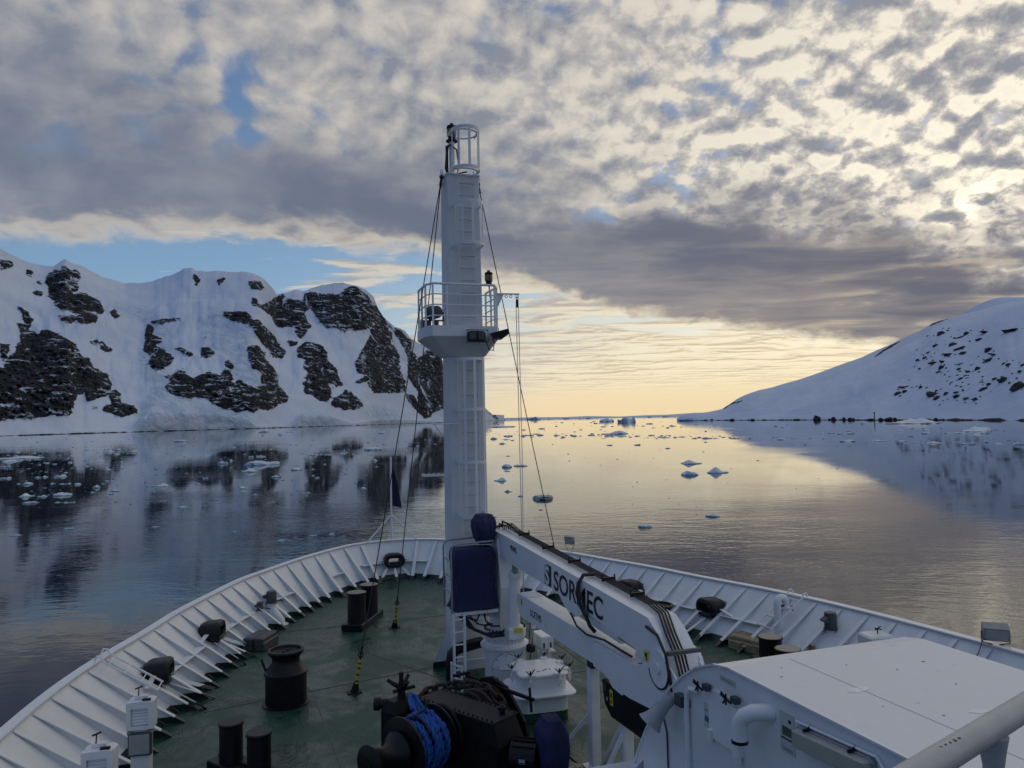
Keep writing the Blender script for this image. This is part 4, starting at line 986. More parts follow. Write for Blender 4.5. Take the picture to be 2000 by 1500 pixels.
def headed_vent(x, y, h, r, label, lx=0.0, ly=0.0, hr=.15, hh=.30, mat='dgrey', name='mushroom_vent'):
    z0 = sheer(y); root = empty(name, (x, y, z0), label, 'air vent', 'vents with grey heads')
    pts = [(x, y, z0), (x, y, z0+.10), (x+lx*.5, y+ly*.5, z0+h*.45), (x+lx, y+ly, z0+h*.72), (x+lx, y+ly, z0+h)]
    mb = MB(); mb.tube(pts, r, 12); mb.lathe((x, y, z0), [(r*1.7, 0), (r*1.7, .03)], 14); mb.build('pipe', M['white2'], root, True)
    mb = MB(); c0 = (x+lx, y+ly, z0+h)
    mb.lathe(c0, [(hr*1.12, 0), (hr*1.12, .03), (hr, .035), (hr, hh*.72), (hr*.96, hh*.75), (hr*.98, hh*.95), (hr*.85, hh)], 18); hd = mb.build('head', M[mat], root, True)
    mb = MB(); mb.prism([(c0[0]-hr*.9, c0[1]-.09, c0[2]+hh*.78), (c0[0]-hr*1.75, c0[1]-.09, c0[2]+hh*.62), (c0[0]-hr*1.6, c0[1]-.09, c0[2]+hh*.50), (c0[0]-hr*.9, c0[1]-.09, c0[2]+hh*.40)], (0, .16, 0)); mb.build('spout', M[mat], hd)
    mb = MB(); mb.beam((c0[0]+hr, c0[1], c0[2]+.06), (c0[0]+hr+.20, c0[1]-.02, c0[2]+.02), .035, .02); mb.build('lever', M['black'], root)
    return root
headed_vent(8.0, -3.35, .80, .10, 'grey-headed mushroom vent on a white pipe by the right bulwark', hr=.145, hh=.40)
headed_vent(-4.18, 5.42, .62, .13, 'larger of two grey-headed vents by the left bulwark', -.25, .20, hr=.15, hh=.34)
headed_vent(-4.60, 5.02, .52, .065, 'smaller of two grey-headed vents by the left bulwark', -.16, .25, hr=.09, hh=.24)

def flood(x, y, z, ang, label, base, w=.36, h=.26, d=.12, tilt=.3, mat='dgrey', stand=.28, name='floodlight'):
    root = empty(name, (x, y, z), label, 'floodlight', 'floodlights')
    ca, sa = math.cos(ang), math.sin(ang); fw = Vector((ca*math.cos(tilt), sa*math.cos(tilt), -math.sin(tilt))); sd = Vector((-sa, ca, 0)); up = sd.cross(fw)*-1
    c0 = Vector((x, y, z+stand+h/2))
    def bx(c, W_, H_, D_, nm, mtl, par, bev=.02):
        mb = MB(); ring = [(-W_/2+bev, -H_/2), (W_/2-bev, -H_/2), (W_/2, -H_/2+bev), (W_/2, H_/2-bev), (W_/2-bev, H_/2), (-W_/2+bev, H_/2), (-W_/2, H_/2-bev), (-W_/2, -H_/2+bev)]
        mb.loft([[c+sd*p[0]+up*p[1]+fw*q for p in ring] for q in (-D_/2, D_/2)]); return mb.build(nm, mtl, par)
    hs = bx(c0, w, h, d, 'housing', M[mat], root); bx(c0+fw*(d/2+.005), w*.86, h*.82, .012, 'lens', M['lens'], hs)
    mb = MB()
    for q in range(5): mb.beam(c0+sd*(-w*.4+q*w*.2)-fw*(d/2)-up*h*.4, c0+sd*(-w*.4+q*w*.2)-fw*(d/2)+up*h*.4, .02, .05, fw)
    mb.build('cooling_fins', M['dark'], hs)
    mb = MB(); lo = Vector((x, y, z))
    for sg in (-1, 1): mb.tube([c0+sd*sg*(w/2+.012), c0+sd*sg*(w/2+.012)-Vector((0, 0, h*.7)), lo+sd*sg*.06], .012, 6)
    mb.build('bracket', M['grey'] if stand > .1 else M['dark'], root)
    return root
c_, d_ = at_arc(arc_at(5.4, 6.0, 1)); flood(c_.x-.02, c_.y, c_.z+.03, math.atan2(-.4, -.9), 'floodlight on thin legs on the right bulwark rail beside the stay wire', None, mat='grey', tilt=.1)
c_, d_ = at_arc(arc_at(8.93, -7.0, 1)); fl = flood(c_.x, c_.y, c_.z+.03, math.atan2(-.75, -.65), 'grey floodlight on the right bulwark rail at the picture edge', None, w=.46, h=.30, d=.20, tilt=.45, mat='grey', stand=.10)
mb = MB(); mb.tube([(c_.x-.05, c_.y, c_.z+.2), (c_.x-.22, c_.y+.1, c_.z+.12), (c_.x-.2, c_.y+.2, c_.z-.1), (c_.x-.42, c_.y+.25, c_.z-.5)], .008, 6); mb.build('cable', M['hose'], fl)

def louver_vent(x, y, z, label, lamp=True, h=.62, w=.52, d=.42, ang=-.12):
    root = empty('louvre_vent', (x, y, sheer(y)), label, 'louvred vent', 'white louvred vent heads')
    ca, sa = math.cos(ang), math.sin(ang)
    def L(px_, py_, pz_): return (x+px_*ca-py_*sa, y+px_*sa+py_*ca, pz_)
    mb = MB(); mb.bbox((x, y, (z-.02)/2), (.30, .26, z-.02), ang, .03); mb.build('trunk', M['white'], root)
    mb = MB()
    mb.bbox(L(0, d*.06, z+h/2), (w, d*.7, h), ang, .03)
    for sg in (-1, 1): mb.box(L(sg*(w/2-.045), -d*.34, z+h/2), (.07, .10, h*.96), ang)
    mb.box(L(0, -d*.34, z+h-.06), (w-.16, .10, .11), ang); mb.box(L(0, -d*.34, z+.035), (w-.16, .10, .06), ang)
    hd = mb.build('head', M['white'], root)
    mb = MB(); mb.box(L(0, -d*.275, z+h*.47), (w-.17, .02, h-.20), ang); mb.build('louvre_gap_shade', M['dgrey'], hd)  # dark plate added to put shade into the gaps between slats
    for k in range(6):
        zz = z+.08+k*(h-.18)/6
        mb = MB(); mb.prism([L(-w/2+.085, -d*.30, zz+.034), L(w/2-.085, -d*.30, zz+.034), L(w/2-.085, -d*.37, zz), L(-w/2+.085, -d*.37, zz)], (0, 0, .010)); mb.build('louvre_slat', M['white'], hd)
    mb = MB(); mb.box(L(.0, 0, z+h+.03), (w*.45, .10, .05), ang); mb.build('lid_clip', M['white'], hd)
    mb = MB(); mb.cyl(L(-.05, -.02, z+h+.04), L(-.04, -.02, z+h+.19), .010, n=6); mb.cyl(L(-.10, -.02, z+h+.17), L(.02, -.02, z+h+.21), .014, n=6); mb.build('toggle', M['dark'], hd)
    mb = MB(); mb.box(L(.10, -d*.30, z+h+.012), (.13, .05, .03), ang); mb.build('latch', M['dark'], hd)
    if lamp:
        mb = MB(); mb.bbox(L(0.0, -d*.30, z-.23), (.37, .12, .38), ang, .025); lm = mb.build('lamp_housing', M['dgrey'], root)
        mb = MB(); mb.box(L(0.0, -d*.30-.066, z-.23), (.31, .016, .32), ang); mb.build('lens', M['lens'], lm)
        for sg in (-1, 1):
            mb = MB(); mb.box(L(sg*.15, -d*.30, z-.05), (.10, .06, .05), ang); mb.build('hinge', M['grey'], lm)
    return root
louver_vent(-6.80, -3.80, .88, 'white louvred vent with a square lamp below it at the lower left bulwark', h=.47, w=.43, d=.36)
louver_vent(-7.14, -5.62, .84, 'white louvred vent cut by the lower left picture edge', lamp=False, h=.47, w=.43, d=.36)
# small box with a wing nut on the starboard bulwark
root = empty('junction_box', (8.0, -4.75, .55), 'small white box with a dark wing nut by the right bulwark above the housing', 'box')
mb = MB(); mb.bbox((8.0, -4.75, .80), (.62, .50, .5), -.2, .04); mb.cyl((8.0, -4.75, 0), (8.0, -4.75, .56), .1); mb.build('body', M['white'], root)
mb = MB(); mb.cyl((8.05, -4.75, 1.05), (8.05, -4.75, 1.17), .014, n=6); mb.cyl((7.98, -4.75, 1.17), (8.14, -4.77, 1.13), .014, n=6); mb.cyl((7.98, -4.75, 1.13), (8.12, -4.77, 1.20), .012, n=6); mb.build('wing_nut', M['dark'], root)
# notice plate on the plating
c_, d_ = at_arc(arc_at(8.55, -3.3, 1)); p = c_.lerp(d_, .72)+Vector((-.07, 0, .0))
mb = MB(); mb.box(p, (.02, .22, .24), 0); o = mb.build('notice_plate', M['wood'])
tag(o, 'small pale notice plate low on the right bulwark plating', 'notice plate')
# bulwark ladders
def bul_ladder(s, label):
    c_, d_ = at_arc(s); inn = Vector((d_.x-c_.x, d_.y-c_.y, 0)).normalized(); tg = Vector((-inn.y, inn.x, 0)); up = Vector((0, 0, 1))
    root = empty('bulwark_ladder', d_+inn*.3, label, 'ladder', 'short white ladders on the bulwark')
    top = c_+inn*.10; bot = c_.lerp(d_, .52)+inn*.40
    for sg in (-1, 1):
        o_ = tg*sg*.27; mb = MB(); mb.tube([c_-inn*.02+o_+up*.05, c_+inn*.02+o_+up*.14, top+o_+up*.12, top+inn*.05+o_+up*.02, bot+o_], .022, 8); mb.build('side_rail', M['white2'], root, True)
    for k in range(4):
        p = (top+inn*.05).lerp(bot, .08+k*.30); mb = MB(); mb.beam(p-tg*.27, p+tg*.27, .05, .02, (bot-top)); mb.build('rung', M['white2'], root)
bul_ladder(arc_at(-8.0, -.75, -1), 'short white ladder hooked over the left bulwark rail')
bul_ladder(arc_at(8.25, -1.9, 1), 'short white ladder hooked over the right bulwark rail')
# ------------------------------------------------------------------ the mast
mast = empty('mast', (-.05, 0, 0), 'tall white steel mast with a railed platform and caged ladder', 'mast')
def col_ring(x0, x1, y0, y1, z, b=.06): return [(x0+b, y0, z), (x1-b, y0, z), (x1, y0+b, z), (x1, y1-b, z), (x1-b, y1, z), (x0+b, y1, z), (x0, y1-b, z), (x0, y0+b, z)]
mb = MB(); mb.loft([col_ring(-.47, .46, -.36, .34, 0, .025), col_ring(-.46, .46, -.36, .34, 3.0, .025), col_ring(-.44, .44, -.35, .33, 7.55, .025)]); mb.build('lower_column', M['mastpaint'], mast)
mb = MB(); mb.loft([col_ring(-.44, .43, -.33, .33, 8.2, .02), col_ring(-.42, .41, -.31, .31, 12.0, .02)]); mb.build('upper_column', M['mastpaint'], mast)
# gussets at the foot
for x, y, ex, ey in ((-.47, .0, -.42, 0), (.46, .0, .38, 0), (-.1, .34, 0, .4)):
    mb = MB(); mb.prism([(x, y-.01, 0), (x+ex, y+ey-.01, 0), (x+ex, y+ey-.01, .10), (x, y-.01, .95)], (0.02, .02, 0)); mb.build('gusset', M['bul'], mast)
# platform: flared underside, floor, kick plate
pf = lambda z, s, dx=0: [(-.98*s+dx, -.92*s, z), (.60*s+dx, -.92*s, z), (.76*s+dx, -.60*s, z), (.76*s+dx, .40*s, z), (-1.06*s+dx, .40*s, z), (-1.10*s+dx, -.60*s, z)]
low = [(-.46, -.40, 7.50), (.45, -.40, 7.50), (.47, -.36, 7.50), (.47, .35, 7.50), (-.46, .35, 7.50), (-.48, -.34, 7.50)]
mb = MB(); mb.loft([low, pf(7.93, 1.0), pf(8.18, 1.0)]); mb.build('platform', M['white'], mast)
# platform railing, open on the forward side
rp = [(-1.03, .34), (-1.06, -.56), (-.95, -.86), (.57, -.86), (.72, -.56), (.72, .34)]
for h_ in (9.18, 8.93, 8.68, 8.42):
    mb = MB(); mb.tube([(x, y, h_) for x, y in rp], .028 if h_ > 9 else .016, 8); mb.build('rail', M['white2'], mast, True)
pw = [(-1.03, .34), (-1.045, -.10), (-1.06, -.56), (-.95, -.86), (-.60, -.86), (.57, -.86), (.72, -.56), (.72, -.1), (.72, .34)]
for x, y in pw:
    mb = MB(); mb.beam((x, y, 8.17), (x, y, 9.18), .045, .018, (0, 1, 0)); mb.build('rail_post', M['white2'], mast)
# ladders up the after face
def mast_ladder(x0, x1, yb, z0, z1, cut=None):
    for x in (x0, x1):
        mb = MB(); mb.beam((x, yb, z0), (x, yb, z1), .012, .05, (0, 1, 0)); mb.build('ladder_stile', M['white2'], mast)
    z = z0+.15
    while z < z1-.05:
        mb = MB(); mb.cyl((x0, yb, z), (x1, yb, z), .017, n=6); mb.build('rung', M['rung'], mast); z += .30
mast_ladder(-.18, .22, -.46, 8.3, 12.05); mast_ladder(-.22, .22, -.50, 1.0, 7.45)
def hoop(z, x0, x1, y, r, yb):
    cx = (x0+x1)/2; rr = (x1-x0)/2; pts = [(x0, yb, z)]+[(cx-rr*math.cos(a), y-rr*math.sin(a), z) for a in np.linspace(0, math.pi, 13)]+[(x1, yb, z)]
    mb = MB(); 
    for a, b_ in zip(pts, pts[1:]): mb.beam(a, b_, .012, .075)
    mb.build('hoop', M['white2'], mast)
def cage(zs, x0, x1, y, yb):
    cx = (x0+x1)/2; rr = (x1-x0)/2
    for z in zs: hoop(z, x0, x1, y, .02, yb)
    for a in (0.0, .78, 1.57, 2.36, math.pi):
        px_, py_ = cx-rr*math.cos(a), y-rr*math.sin(a); mb = MB(); mb.beam((px_, py_, zs[0]), (px_, py_, zs[-1]), .062, .010, (math.cos(a), math.sin(a), 0)); mb.build('cage_bar', M['white2'], mast)
cage([10.2, 11.2], -.30, .38, -.62, -.33)
cage([12.08, 13.05], -.32, .36, -.50, -.10)
cage([3.7, 4.95, 6.2, 7.40], -.32, .33, -.66, -.36)
for z in (12.08, 13.05): mb = MB(); mb.ring((.02, -.30, z), .34, .021, n=24); mb.build('hoop', M['white2'], mast, True)
mb = MB(); mb.box((-.005, 0.0, 12.015), (.86, .66, .03)); mb.build('top_plate', M['white2'], mast)
for sg, x in ((-1, -.44), (1, .42)):
    mb = MB(); mb.prism([(x, -.03, 11.8), (x+sg*.10, -.03, 12.0), (x+sg*.05, -.03, 12.22), (x-sg*.06, -.03, 12.03)], (0, .03, 0)); mb.build('stay_lug', M['white'], mast)
# masthead post and lantern
mb = MB(); mb.cyl((-.18, .05, 12.0), (-.18, .05, 12.95), .075, .07, 12); mb.build('lantern_post', M['white2'], mast, True)
mb = MB(); mb.beam((-.30, .10, 12.05), (-.30, .10, 12.85), .06, .05); mb.tube([(-.27, -.05, 12.85), (-.10, -.10, 12.7), (-.06, -.12, 12.3), (-.12, -.2, 12.06), (.1, -.3, 12.1)], .02, 6); mb.tube([(-.3, .05, 12.1), (-.36, .02, 12.25), (-.33, .02, 12.6), (-.28, 0, 12.85)], .025, 6); mb.build('lantern_cable', M['hose'], mast)
def lantern(x, y, z, k, label, holder=None):
    root = empty('mast_lantern', (x, y, z), label, 'navigation lamp', 'dark lanterns on the mast')
    mb = MB(); mb.lathe((x, y, z), [(.15*k, 0), (.15*k, .03*k), (.09*k, .05*k), (.10*k, .14*k)], 16); mb.build('lamp_base', M['black'], root, True)
    mb = MB(); mb.lathe((x, y, z+.14*k), [(.095*k, 0), (.105*k, .03*k), (.105*k, .17*k), (.095*k, .20*k)], 16); mb.build('glass', M['brass'], root, True)
    mb = MB(); mb.lathe((x, y, z+.34*k), [(.12*k, 0), (.13*k, .02*k), (.12*k, .06*k), (.05*k, .09*k), (.04*k, .13*k), (.0, .135*k)], 16); mb.build('cap', M['black'], root, True)
    for a in range(4): mb = MB(); mb.cyl((x+.115*k*math.cos(a*1.57), y+.115*k*math.sin(a*1.57), z+.12*k), (x+.115*k*math.cos(a*1.57), y+.115*k*math.sin(a*1.57), z+.36*k), .008, n=5); mb.build('guard_rod', M['dark'], root)
lantern(-.18, .05, 12.95, 1.0, 'dark lantern with an amber glass on the masthead post')
lantern(.48, -.72, 9.20, .78, 'dark lantern on the right corner of the mast platform railing')
mb = MB(); mb.beam((.48, -.80, 8.9), (.48, -.74, 9.2), .03, .03); mb.build('lamp_holder', M['white2'], mast)
# searchlight on the platform
root = empty('searchlight', (-.74, -.30, 8.18), 'dark searchlight on a pedestal at the left of the mast platform', 'searchlight')
mb = MB(); mb.lathe((-.74, -.30, 8.18), [(.14, 0), (.14, .06), (.06, .08), (.06, .20)], 14); mb.build('pedestal', M['dgrey'], root, True)
mb = MB()
for sg in (-1, 1): mb.beam((-.74+sg*.17, -.30, 8.36), (-.74+sg*.17, -.30, 8.58), .03, .05)
mb.beam((-.92, -.30, 8.37), (-.56, -.30, 8.37), .05, .03); mb.build('yoke', M['dgrey'], root)
mb = MB(); mb.lathe((-.74, -.46, 8.56), [(.09, 0), (.155, .04), (.16, .26), (.175, .27), (.175, .36), (.165, .37)], 20, (-.25, 1, .05)); hd = mb.build('lamp_head', M['dgrey'], root, True)
mb = MB(); mb.box((-.96, -.10, 8.28), (.20, .34, .20)); mb.build('ballast_box', M['dgrey'], root)
# floodlights under the platform edge
root = empty('floodlight', (.0, -.98, 7.86), 'black wire-guarded floodlight on the after edge of the mast platform', 'floodlight', 'floodlights')
mb = MB(); mb.bbox((.06, -1.0, 7.92), (.44, .16, .26), 0, .05); hs = mb.build('housing', M['black'], root)
mb = MB(); mb.box((-.05, -1.085, 7.93), (.17, .015, .16)); mb.box((.16, -1.085, 7.93), (.17, .015, .16)); mb.build('lens', M['dgrey'], hs)
mb = MB()
for z in (7.78, 8.06): mb.tube([(-.19, -.98, z), (-.19, -1.12, z), (.31, -1.12, z), (.31, -.98, z)], .009, 6)
for x in (-.19, .06, .31): mb.tube([(x, -1.12, 7.78), (x, -1.12, 8.06)], .009, 6)
mb.build('wire_guard', M['dark'], root)
mb = MB(); mb.tube([(.30, -.95, 7.86), (.40, -.9, 7.62), (.52, -.85, 7.6), (.55, -.85, 7.8), (.45, -.86, 7.95)], .012, 6); mb.build('cable', M['hose'], root)
root = empty('floodlight', (.66, -.86, 8.0), 'flat black floodlight tilted down at the right corner of the mast platform', 'floodlight', 'floodlights')
mb = MB(); mb.prism([(.40, -.98, 8.00), (.84, -1.02, 8.12), (.88, -1.02, 8.00), (.72, -.98, 7.88), (.50, -.98, 7.88)], (.06, .32, 0)); mb.build('housing', M['black'], root)
mb = MB(); mb.prism([(.74, -1.03, 7.91), (.865, -1.035, 8.00), (.855, -1.04, 8.01), (.73, -1.04, 7.92)], (.05, .30, 0)); mb.build('lens', M['dgrey'], root)
mb = MB(); mb.beam((.5, -.8, 8.02), (.2, -.9, 8.0), .04, .03); mb.build('bracket', M['dark'], root)
# outrigger for the flag halyards
mb = MB(); mb.beam((.72, -.45, 9.05), (1.30, -.62, 9.03), .05, .03); mb.prism([(.74, -.46, 9.05), (.93, -.51, 9.04), (.74, -.46, 8.62)], (.003, .014, 0)); mb.build('outrigger', M['white2'], mast)
mb = MB()
for x in (.98, 1.09, 1.24): mb.ring((x, -.53-(x-.98)*.3, 8.98), .035, .008, (0, 1, 0), 12, 5)
mb.build('eye', M['grey'], mast)
root = empty('flag_halyard', (1.24, -.61, 8.2), 'pale double halyard hanging from the mast outrigger down behind the crane', 'rope')
mb = MB(); mb.bbox((1.24, -.61, 8.80), (.07, .05, .20), 0, .02); mb.ring((1.24, -.61, 8.93), .03, .01, (0, 1, 0), 10, 5); mb.build('block', M['black'], root)
mb = MB()
for k, x in enumerate((1.21, 1.27)): mb.tube([(x, -.61, 8.72), (x+.02, -.60, 5.0), (1.25+k*.015, -.58, 2.0), (1.25+k*.01, -.56, .9)], .009, 6)
mb.build('line', M['halyard'], root)
# small fittings on the lower column
root_z = 4.62
mb = MB(); mb.box((-.86, -.22, 4.63), (.52, .30, .025)); sh_ = mb.build('side_step', M['white2'], mast)
mb = MB(); mb.box((-.86, -.22, 4.66), (.50, .28, .03)); mb.build('striped_tread', M['white'], sh_)
for k in range(4):
    mb = MB(); mb.prism([(-1.08+k*.12, -.37, 4.682), (-1.02+k*.12, -.37, 4.682), (-1.06+k*.12+.05, -.07, 4.682), (-1.12+k*.12+.05, -.07, 4.682)], (0, 0, .006)); mb.build('dark_stripe', M['dark'], sh_)
mb = MB(); mb.beam((-.80, -.22, 4.62), (-.45, -.22, 4.45), .03, .02); mb.build('step_bracket', M['white2'], mast)
mb = MB(); mb.tube([(-.92, -.38, 5.86), (-.20, -.42, 5.86)], .014, 6); mb.tube([(-.86, -.38, 5.86), (-.70, -.36, 5.66), (-.62, -.36, 5.60)], .012, 6); mb.tube([(-.34, -.42, 5.86), (-.44, -.38, 5.55)], .012, 6); mb.build('cleat_bracket', M['white2'], mast)
# stays
def stay(p0, p1, label, turn=True, deckend=True):
    p0, p1 = Vector(p0), Vector(p1); root = empty('stay_wire', p1, label, 'stay wire', 'wire stays from the masthead')
    d = (p0-p1).normalized(); L = (p0-p1).length; a = p1+d*(.95 if turn else 0.0)
    mb = MB(); n_ = 10; pts = [p0.lerp(a, k/n_)-Vector((0, 0, .05*math.sin(math.pi*k/n_))) for k in range(n_+1)]; mb.tube(pts, .013, 6); mb.build('wire', M['wire'], root)
    mb = MB(); mb.tube([p0, p0-d*.28], .03, 6); mb.ring(p0-d*.05, .045, .014, (0, 1, 0), 10, 5); mb.build('shackle', M['dark'], root)
    if turn:
        mb = MB(); mb.beam(p1+d*.18, p1+d*.70, .05, .05); mb.build('turnbuckle', M['yellow'], root)
        mb = MB(); mb.tube([p1+d*.68, p1+d*.98], .022, 6); mb.build('turnbuckle_rod', M['dark'], root); mb = MB(); mb.ring(p1+d*.80, .055, .014, (0, 1, 0), 12, 5); mb.build('turnbuckle_eye', M['dark'], root)
        mb = MB()
        mb.build('turnbuckle_fitting', M['dark'], root) if mb.v else None
        for q in (.25, .38, .52, .62): mb = MB(); mb.box(p1+d*q, (.06, .06, .04)); mb.build('turnbuckle_nut', M['dark'], root)
        mb = MB(); mb.prism([p1+Vector((-.10, 0, 0)), p1+Vector((.10, 0, 0)), p1+d*.24+Vector((.04, 0, 0)), p1+d*.24+Vector((-.04, 0, 0))], (0, .02, 0)); mb.box(p1+Vector((0, .01, .01)), (.32, .22, .02)); mb.build('pad_eye', M['dark'], root)
stay((-.47, -.02, 12.05), (-2.88, -.95, sheer(0)), 'stay wire with yellow turnbuckle ending nearer on the deck, the left one of two')
stay((-.47, .0, 12.05), (-1.12, 3.85, sheer(3.85)), 'stay wire with yellow turnbuckle ending farther forward, the right one of two')
c_, d_ = at_arc(arc_at(5.9, 4.6, 1)); e = c_.lerp(d_, .95)
stay((.46, -.02, 11.95), (e.x-.55, e.y-.3, e.z+.05), 'stay wire running from the masthead down to the right bulwark', turn=False)
# jackstaff with furled flag at the stem
js = empty('jackstaff', (0, 10.35, 1.5), 'white jackstaff on splayed legs at the stem', 'flagstaff')
mb = MB(); mb.tube([(0, 10.42, 1.48), (0, 10.42, 4.62)], .035, 8); mb.build('staff', M['white2'], js, True)
for sg in (-1, 1):
    mb = MB(); mb.tube([(sg*.92, 10.36, 1.5), (sg*.05, 10.42, 2.42)], .03, 6); mb.build('leg', M['white2'], js)
mb = MB(); mb.box((0, 10.42, 2.42), (.16, .08, .05)); mb.build('collar', M['white2'], js)
mb = MB(); rings_ = []
for k in range(15):
    f = k/14; z = 4.25-f*1.45; w = .03+.33*f**.75; ph = f*3; fold = [( .0, .03), (.3, .05*math.sin(ph)), (.6, .07*math.sin(ph+1.4)), (1.0, .05*math.sin(ph+2.6))]
    a = [(.03+w*u, 10.42+v+.012, z-.10*u*f) for u, v in fold]; b_ = [(.03+w*u, 10.42+v-.012, z-.10*u*f) for u, v in reversed(fold)]; rings_.append(a+b_)
mb.loft(rings_); o = mb.build('flag', M['flag'], None, True); tag(o, 'dark navy flag hanging limp from the jackstaff', 'flag')
# ------------------------------------------------------------------ the deck crane
crane = empty('deck_crane', (.45, -1.5, 0), 'white folding deck crane lettered SORMEC with its jib folded under the boom', 'crane')
pc = (.45, -1.5, 0)
mb = MB(); mb.lathe(pc, [(.54, 0), (.54, .03), (.47, .06), (.465, .80), (.56, .82), (.56, .86), (.45, .88), (.41, .94), (.41, 1.02)], 36); ped = mb.build('pedestal', M['white2'], crane, True)
mb = MB(); mb.lathe((pc[0], pc[1], 1.02), [(.46, 0), (.48, .01), (.48, .17), (.44, .19), (.30, .20)], 36); sl_ = mb.build('slewing_ring', M['white2'], crane, True)
mb = MB()
for k in range(30):
    a = math.tau*k/30; mb.cyl((pc[0]+.455*math.cos(a), pc[1]+.455*math.sin(a), 1.20), (pc[0]+.455*math.cos(a), pc[1]+.455*math.sin(a), 1.245), .019, n=6)
mb.build('ring_bolts', M['dark'], sl_)
mb = MB()
for k in range(30):
    a = math.tau*k/30; mb.cyl((pc[0]+.435*math.cos(a), pc[1]+.435*math.sin(a), .93), (pc[0]+.435*math.cos(a), pc[1]+.435*math.sin(a), 1.02), .014, n=6)
mb.build('flange_studs', M['white'], ped)
# inspection cover on the pedestal
ax = Vector((-.28, -.96, 0)).normalized(); cc = Vector(pc)+ax*.445+Vector((0, 0, .42))
mb = MB(); mb.lathe(cc, [(.31, 0), (.31, .03), (.30, .035)], 30, ax); cv = mb.build('inspection_cover', M['white2'], ped, True)
mb = MB(); mb.ring(cc+ax*.012, .312, .007, ax, 30, 5)
for k in range(8):
    u, v, _ = MB.frame(ax); a = math.tau*k/8; q = cc+(u*math.cos(a)+v*math.sin(a))*.28+ax*.04; mb.cyl(q-ax*.01, q+ax*.012, .013, n=6)
mb.build('gasket', M['dark'], cv)
u = ax.cross(Vector((0, 0, 1))).normalized(); mb = MB(); q = cc+ax*.035; mb.tube([q-u*.13+Vector((0, 0, .02)), q-u*.12+ax*.05, q+u*.12+ax*.05, q+u*.13+Vector((0, 0, .02))], .016, 6); mb.build('handle', M['white2'], cv)
# kingpost: two cheeks and a luffing cylinder
mb = MB(); mb.loft([[(.22, -1.85, 1.2), (.68, -1.85, 1.2), (.68, -1.15, 1.2), (.22, -1.15, 1.2)], [(.22, -2.0, 2.2), (.68, -2.0, 2.2), (.68, -1.02, 2.2), (.22, -1.02, 2.2)], [(.22, -1.78, 3.25), (.68, -1.78, 3.25), (.68, -.85, 3.25), (.22, -.85, 3.25)]]); kp = mb.build('kingpost', M['white'], crane)
mb = MB(); mb.cyl((.40, -2.30, 1.22), (.40, -2.42, 2.55), .13, .13, 18); mb.cyl((.40, -2.42, 2.52), (.40, -2.46, 2.62), .15, .15, 18); mb.build('luffing_cylinder', M['white2'], crane, True)
mb = MB(); mb.cyl((.40, -2.46, 2.60), (.40, -2.50, 2.86), .07, .07, 14); mb.build('piston_rod', M['grey'], crane, True)
mb = MB(); mb.bbox((.42, -2.28, 1.30), (.36, .34, .22), 0, .02); mb.build('cylinder_foot', M['white2'], crane)
# main boom
BT = [(-1.30, 3.42), (-2.7, 3.37), (-6.0, 3.22), (-8.60, 3.10), (-8.86, 2.95), (-9.12, 2.72), (-9.22, 2.50), (-9.16, 2.32), (-8.96, 2.27), (-8.76, 2.34), (-8.55, 2.46), (-8.15, 2.56), (-6.9, 2.66), (-6.55, 2.68), (-6.20, 2.58), (-5.88, 2.47), (-5.55, 2.60), (-5.32, 2.74), (-5.0, 2.78), (-3.0, 2.82), (-1.75, 2.90), (-1.30, 3.02)]
mb = MB(); mb.prism(YZ(.25, BT), (.46, 0, 0)); boom = mb.build('main_boom', M['white2'], crane)
# elbow cheeks and pin
for x0 in (.19, .715):
    mb = MB(); n_ = 20; mb.prism([(x0, -8.96+.25*math.cos(math.tau*k/n_), 2.50+.25*math.sin(math.tau*k/n_)) for k in range(n_)], (.055, 0, 0)); mb.build('elbow_cheek', M['white2'], crane)
mb = MB(); mb.ring((.196, -8.96, 2.50), .262, .014, (1, 0, 0), 30, 6, -.6, 2.9); mb.build('elbow_groove_line', M['dark'], crane)  # dark arc added to draw the gap round the elbow cheek
mb = MB(); mb.cyl((.155, -8.96, 2.50), (.80, -8.96, 2.50), .07, n=16); mb.cyl((.145, -8.96, 2.50), (.16, -8.96, 2.50), .018, n=8); mb.build('elbow_pin', M['white'], crane)
# folded jib under the boom
JB = [(-3.02, 2.22), (-3.12, 2.29), (-5.9, 2.31), (-8.1, 2.33), (-8.45, 2.40), (-8.75, 2.68), (-9.02, 2.74), (-9.24, 2.60), (-9.42, 2.46), (-8.66, 1.86), (-8.05, 1.80), (-7.86, 1.80), (-7.80, 1.76), (-7.48, 1.78), (-7.36, 1.86), (-7.15, 1.91), (-6.67, 1.90), (-5.2, 1.87), (-3.2, 1.84), (-3.02, 1.90)]
mb = MB(); mb.prism(YZ(.27, [(-3.02, 2.22), (-3.12, 2.29), (-8.15, 2.33), (-8.15, 1.85), (-7.15, 1.91), (-5.2, 1.87), (-3.2, 1.84), (-3.02, 1.90)]), (.40, 0, 0)); jib = mb.build('jib', M['white2'], crane)
for x0 in (.215, .70):
    mb = MB(); mb.prism(YZ(x0, [(-6.8, 2.30), (-8.1, 2.325), (-8.45, 2.40), (-8.70, 2.62), (-9.02, 2.66), (-9.24, 2.58), (-9.42, 2.46), (-8.66, 1.86), (-8.05, 1.80), (-7.86, 1.80), (-7.80, 1.76), (-7.48, 1.78), (-7.36, 1.86), (-7.15, 1.90), (-6.8, 1.905)]), (.030, 0, 0)); mb.build('jib_cheek', M['white2'], crane)
mb = MB(); mb.prism(YZ(.30, [(-2.85, 2.26), (-3.2, 2.28), (-3.2, 1.90), (-2.98, 1.92), (-2.82, 2.05)]), (.34, 0, 0)); tip = mb.build('jib_tip', M['white'], crane)
